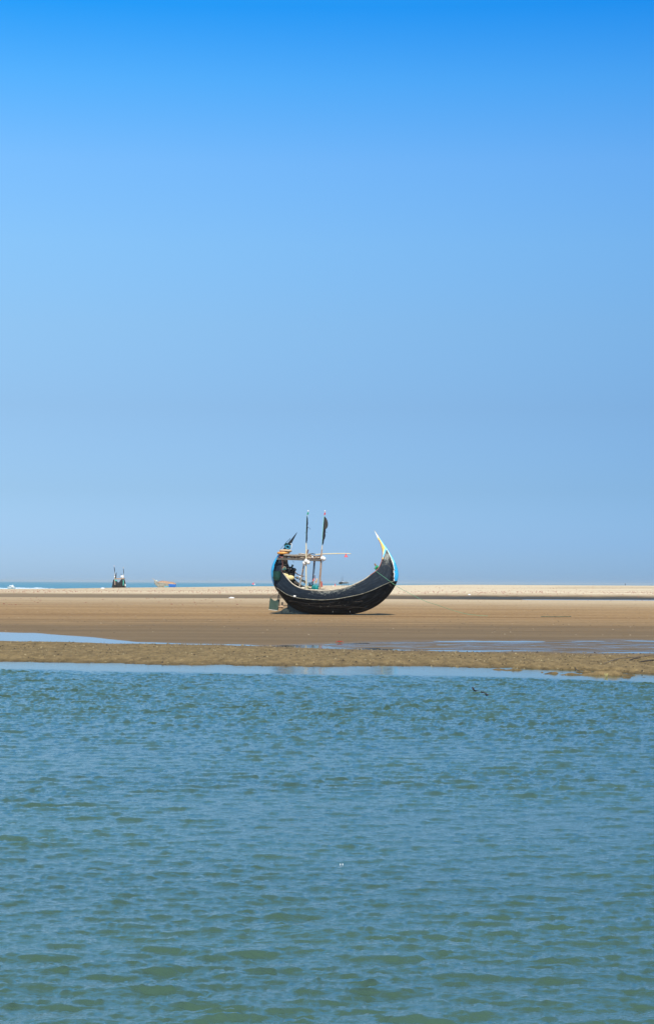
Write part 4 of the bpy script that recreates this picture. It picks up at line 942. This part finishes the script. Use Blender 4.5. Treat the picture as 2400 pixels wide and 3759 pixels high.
for x0, x1 in ((618, 620), (697, 697), (772, 785), (855, 868)):
    g = MB(); p0 = Z8(x0, 880)-base; p1 = Z8(x1, 1025)-base; t_ = (0-p0.z)/(p1.z-p0.z); g.tube([p0, p0.lerp(p1, max(t_, 1))], .12, 6); g.build('leg', M['black'], sb)
for x0, y0, x1, y1 in ((586, 840, 578, 640), (640, 840, 626, 580)):
    g = MB(); g.tube([Z8(x0, y0)-base, Z8(x1, y1)-base], [.09, .05], 6); g.build('mast', M['black'], sb)
g = MB(); g.tube([Z8(780, 865)-base, Z8(782, 780)-base], .09, 6); g.build('stern_post', M['black'], sb)
g = MB(); g.slab([Z8(612, 800)-base, Z8(650, 820)-base, Z8(655, 868)-base, Z8(625, 850)-base], .3); g.build('furled_sail', M['plastic'], sb, False)
g = MB(); g.slab([Z8(660, 862)-base, Z8(700, 826)-base, Z8(790, 838)-base, Z8(860, 852)-base, Z8(860, 864)-base], 1.2); g.build('cabin_top', mat('far_grey', (.30, .31, .30), .8), sb, False)
for (x, w_, m, lb) in ((325, 0, 'pink', 'far off red marker stick on the sand crest left of the boat on legs'),):
    g = MB(); g.tube([Z8(330, 1035, 640*KD), Z8(328, 940, 640*KD), Z8(300, 880, 640*KD)], [.12, .10, .05], 6); g.slab([Z8(306, 930, 640*KD), Z8(345, 930, 640*KD), Z8(350, 985, 640*KD), Z8(318, 990, 640*KD)], .08)
    far_obj(g, 'marker_pole', mat('far_red', (.7, .07, .07), .7), lb, 'marker')
g = MB(); g.ball(Z8(257, 1008, 640*KD), .28, 10, 0, (1, 1, 1.2), .1); far_obj(g, 'white_bag', M['plastic'], 'far off white lump beside the red marker stick on the sand crest', 'bag')

# people: one continuous skinned body
def body(name, joints, edges, m, parent=None, loc=(0, 0, 0), rz=0, lvl=1):
    me = bpy.data.meshes.new(name); me.from_pydata([j[0] for j in joints], edges, []); me.materials.append(m)
    o = bpy.data.objects.new(name, me); C.objects.link(o); o.parent = parent; o.location = loc; o.rotation_euler = (0, 0, rz)
    sk = o.modifiers.new('skin', 'SKIN'); sv = me.skin_vertices[0].data if me.skin_vertices else None
    if sv is None:
        bpy.context.view_layer.update(); sv = me.skin_vertices[0].data
    for i, j in enumerate(joints): sv[i].radius = (j[1], j[1]*(j[2] if len(j) > 2 else 1)); sv[i].use_root = (i == 0)
    s = o.modifiers.new('sub', 'SUBSURF'); s.levels = s.render_levels = lvl
    return o
def standing(loc, rz, shirt, trousers, label):
    J = [((0, 0, .95), .14, .8), ((0, 0, 1.18), .15, .7), ((0, 0, 1.40), .17, .6), ((0, 0, 1.52), .06), ((0, .01, 1.60), .085), ((0, 0, 1.70), .075),
         ((.19, 0, 1.40), .06), ((.24, .02, 1.14), .045), ((.25, -.06, .90), .035), ((.25, -.09, .82), .035), ((-.19, 0, 1.40), .06), ((-.24, .02, 1.14), .045), ((-.25, -.05, .90), .035), ((-.25, -.08, .82), .035),
         ((.10, 0, .85), .09), ((.12, -.05, .48), .06), ((.12, -.02, .08), .045), ((.13, -.16, .03), .035), ((-.10, 0, .85), .09), ((-.12, .06, .48), .06), ((-.12, .12, .08), .045), ((-.13, 0, .03), .035)]
    E = [(0, 1), (1, 2), (2, 3), (3, 4), (4, 5), (2, 6), (6, 7), (7, 8), (8, 9), (2, 10), (10, 11), (11, 12), (12, 13), (0, 14), (14, 15), (15, 16), (16, 17), (0, 18), (18, 19), (19, 20), (20, 21)]
    o = body('person', J, E, M['skin'], None, loc, rz); tag(o, label, 'person')
    g = MB(); g.ball((0, .015, 1.67), .10, 10, 0, (1, 1.05, .9)); g.build('hair', M['hair'], o)
    g = MB(); g.tube([(0, 0, .95), (0, 0, 1.1), (0, 0, 1.3), (0, 0, 1.45)], [.18, .175, .20, .12], 12, flat=.75)
    for s in (-1, 1): g.tube([(s*.16, 0, 1.42), (s*.23, .02, 1.2), (s*.245, 0, 1.08)], [.08, .07, .06], 8)
    g.build('shirt', shirt, o)
    g = MB(); g.tube([(0, 0, 1.0), (0, 0, .8), (0, 0, .3)], [.175, .19, .20], 12, flat=.8); g.build('sarong', trousers, o)
    return o
pz = W(2293, 2150, 800*KD); zz_ = tz(pz.x, 800*KD)
standing((pz.x, 800*KD, zz_), .4, mat('navy', (.02, .03, .06), .8), mat('navy2', (.02, .025, .04), .8), 'tiny dark figure standing on the pale sand horizon at far right')
# stooping person with a teal sarong and a white bundle
d3 = 421*KD; p = W(927, 2152.3, d3); p.z = tz(p.x, d3)
J = [((0, 0, .55), .16, .9), ((.10, 0, .78), .16, .8), ((.22, 0, .98), .17, .75), ((.30, 0, 1.08), .06), ((.36, 0, 1.13), .09), ((.42, 0, 1.16), .07),
     ((.24, -.18, .96), .06), ((.38, -.20, .74), .045), ((.50, -.12, .62), .04), ((.24, .18, .96), .06), ((.38, .20, .74), .045), ((.50, .12, .62), .04),
     ((.04, -.11, .48), .10), ((.22, -.14, .40), .075), ((.02, -.12, .06), .05), ((.16, -.12, .03), .04), ((.04, .11, .48), .10), ((.22, .14, .40), .075), ((.02, .12, .06), .05), ((.16, .12, .03), .04)]
E = [(0, 1), (1, 2), (2, 3), (3, 4), (4, 5), (2, 6), (6, 7), (7, 8), (2, 9), (9, 10), (10, 11), (0, 12), (12, 13), (13, 14), (14, 15), (0, 16), (16, 17), (17, 18), (18, 19)]
o = body('person', J, E, M['skin'], None, p, 0); o.scale = (1.25, 1.25, 1.25); tag(o, 'tiny person in pink shirt and teal sarong stooping on the sand crest', 'person')
g = MB(); g.tube([(0, 0, .58), (.10, 0, .80), (.22, 0, 1.0), (.27, 0, 1.08)], [.20, .21, .21, .12], 10); g.ball((.37, 0, 1.17), .12, 10)
for s in (-1, 1): g.tube([(.23, s*.16, .98), (.36, s*.2, .78), (.46, s*.14, .66)], [.08, .065, .055], 8)
g.build('shirt', mat('shirt_pink', (.72, .12, .16), .8), o)
g = MB(); g.ball((.02, 0, .42), .32, 12, 0, (1, .95, 1.05)); g.build('sarong', mat('sarong_teal', (.01, .26, .42), .8), o)
g = MB(); g.ball(p+Vector((.80, -.1, .90)), .24, 10, 0, (1.1, 1, .9), .12); tag(g.build('white_bundle', M['plastic']), 'white bundle held by the stooping person on the sand crest', 'bundle')

# ------------------------------------------------------------ litter and driftwood
def sheet(px, py, d, L_, h, label):
    d = d*KD; p = W(px, py, d); p.z = tz(p.x, d); g = MB(); n = 16; K = 6; vs = []
    for i in range(n):
        for k in range(K):
            a_ = math.pi*k/(K-1); f = i/(n-1); hh = h*math.sin(math.pi*f)**.6*(.55+.45*math.sin(f*9+1)**2)
            vs.append(p+Vector(((f-.5)*L_, -.35*L_*math.cos(a_)*math.sin(math.pi*f)**.5, hh*math.sin(a_))))
    g.add(vs, [(i*K+k, (i+1)*K+k, (i+1)*K+k+1, i*K+k+1) for i in range(n-1) for k in range(K-1)])
    return tag(g.build('plastic_sheet', M['plastic']), label, 'plastic sheet')
sheet(378, 2166.5, 372, 1.5, .45, 'white plastic heap on the sand below the distant black boat')
sheet(851, 2194, 196, 1.05, .26, 'crumpled white plastic sheet on the sand left of the large boat')
sheet(1722, 2188, 250, .7, .25, 'small white plastic scrap on the far dark bank right of the large boat')
# dark bent branch poking out of the lagoon
g = MB(); d = 31.0
pts = [((510, 385), 30.4, .008), ((528, 402), 30.4, .012), ((545, 408), 30.4, .013), ((540, 430), 30.4, .014), ((570, 460), 30.5, .013), ((620, 474), 30.6, .012), ((690, 482), 30.6, .012), ((760, 505), 30.6, .013), ((850, 550), 30.6, .014), ((880, 570), 30.6, .012)]
def wtop(x, y, dd): px, py = 1650+x/6.148, 2460+y/6.148; return W(px, py, min(dd*KD, (CAMZ-LAG-.02)*FPX/(py-yh(px))))
g.tube([wtop(x, y, dd) for (x, y), dd, r in pts], [r*1.7 for _, _, r in pts], 8)
g.tube([W(1650+x/6.148, 2460+y/6.148, 30.4*KD) for x, y in ((560, 390), (580, 365), (608, 340))], [.004, .003, .002], 5, 1)
tag(g.build('branch', [M['drift'], M['driftpale']]), 'dark bent branch sticking out of the lagoon water at right', 'branch')
def stick(pxs, r, m, label, up=.02, bend=None):
    pts = []
    for px, py in pxs:
        H_ = CAMZ+.13; dd = H_*FPX/(py-yh(px)); x_ = (px-1200)/FPX*dd; pts.append(Vector((x_, dd, max(tz(x_, dd), LAG)+up)))
    g = MB(); g.tube(pts, r, 7); return tag(g.build('driftwood', m), label, 'driftwood')
stick([(2215, 2442), (2250, 2430), (2275, 2422), (2330, 2418), (2360, 2414), (2410, 2408)], [.008, .016, .02, .02, .016, .012], M['driftpale'], 'long pale bent driftwood limb lying on the mud strip at far right', .05)
stick([(2310, 2428), (2325, 2422), (2350, 2418)], [.012, .018, .015], M['drift'], 'short dark side limb lying beside the long pale driftwood', .03)
stick([(2345, 2434), (2370, 2430), (2400, 2427)], [.012, .02, .018], M['drift'], 'dark driftwood stick on the mud at the right picture edge', .03)
stick([(2108, 2445), (2118, 2450), (2128, 2455)], [.008, .014, .012], M['drift'], 'short slanting stick at the water edge, left of the pale driftwood', .03)
# tuft of weed at the right water edge
p = W(2225, 2482, 35.6*KD); p.z = LAG; g = MB()
for k in range(16):
    a_ = rr.uniform(0, 6.28); h_ = rr.uniform(.05, .13); g.tube([p, p+Vector((.03*math.cos(a_), .03*math.sin(a_), h_*.6)), p+Vector((.06*math.cos(a_), .05*math.sin(a_), h_))], [.007, .01, .004], 4)
tag(g.build('weed_tuft', mat('weed_yellow', (.45, .38, .16), .8)), 'small yellow weed tuft at the water edge at far right', 'plant')
# two white flecks floating in the lagoon
for k, (px, py, lb) in enumerate(((1254, 3178, 'white feather floating on the lagoon, left one of a close pair'), (1263, 3178, 'white feather floating on the lagoon, right one of a close pair'))):
    dd = 2.9*FPX/(py-yh(px)); p = W(px, py, dd); g = MB(); g.ball(p+Vector((0, 0, .012)), .006, 8, 0, (.8, .8, 2.0), .05)
    tag(g.build('feather', M['plastic']), lb, 'feather', 'white feathers floating on the lagoon')

# ------------------------------------------------------------ haze
hm = bpy.data.materials.new('haze_air'); hm.use_nodes = True; t = hm.node_tree; t.nodes.clear()
vo = N(t, 'ShaderNodeVolumePrincipled'); vo.inputs['Color'].default_value = (*HAZE_COL, 1); vo.inputs['Density'].default_value = HAZE_DENS; vo.inputs['Anisotropy'].default_value = 0
mo = N(t, 'ShaderNodeOutputMaterial'); t.links.new(vo.outputs[0], mo.inputs['Volume'])
g = MB(); g.box((0, 7000, 4.0), (30000, 16000, 14.0)); hz = g.build('haze', hm, None, False); tag(hz, kind='stuff')
bpy.context.view_layer.update()
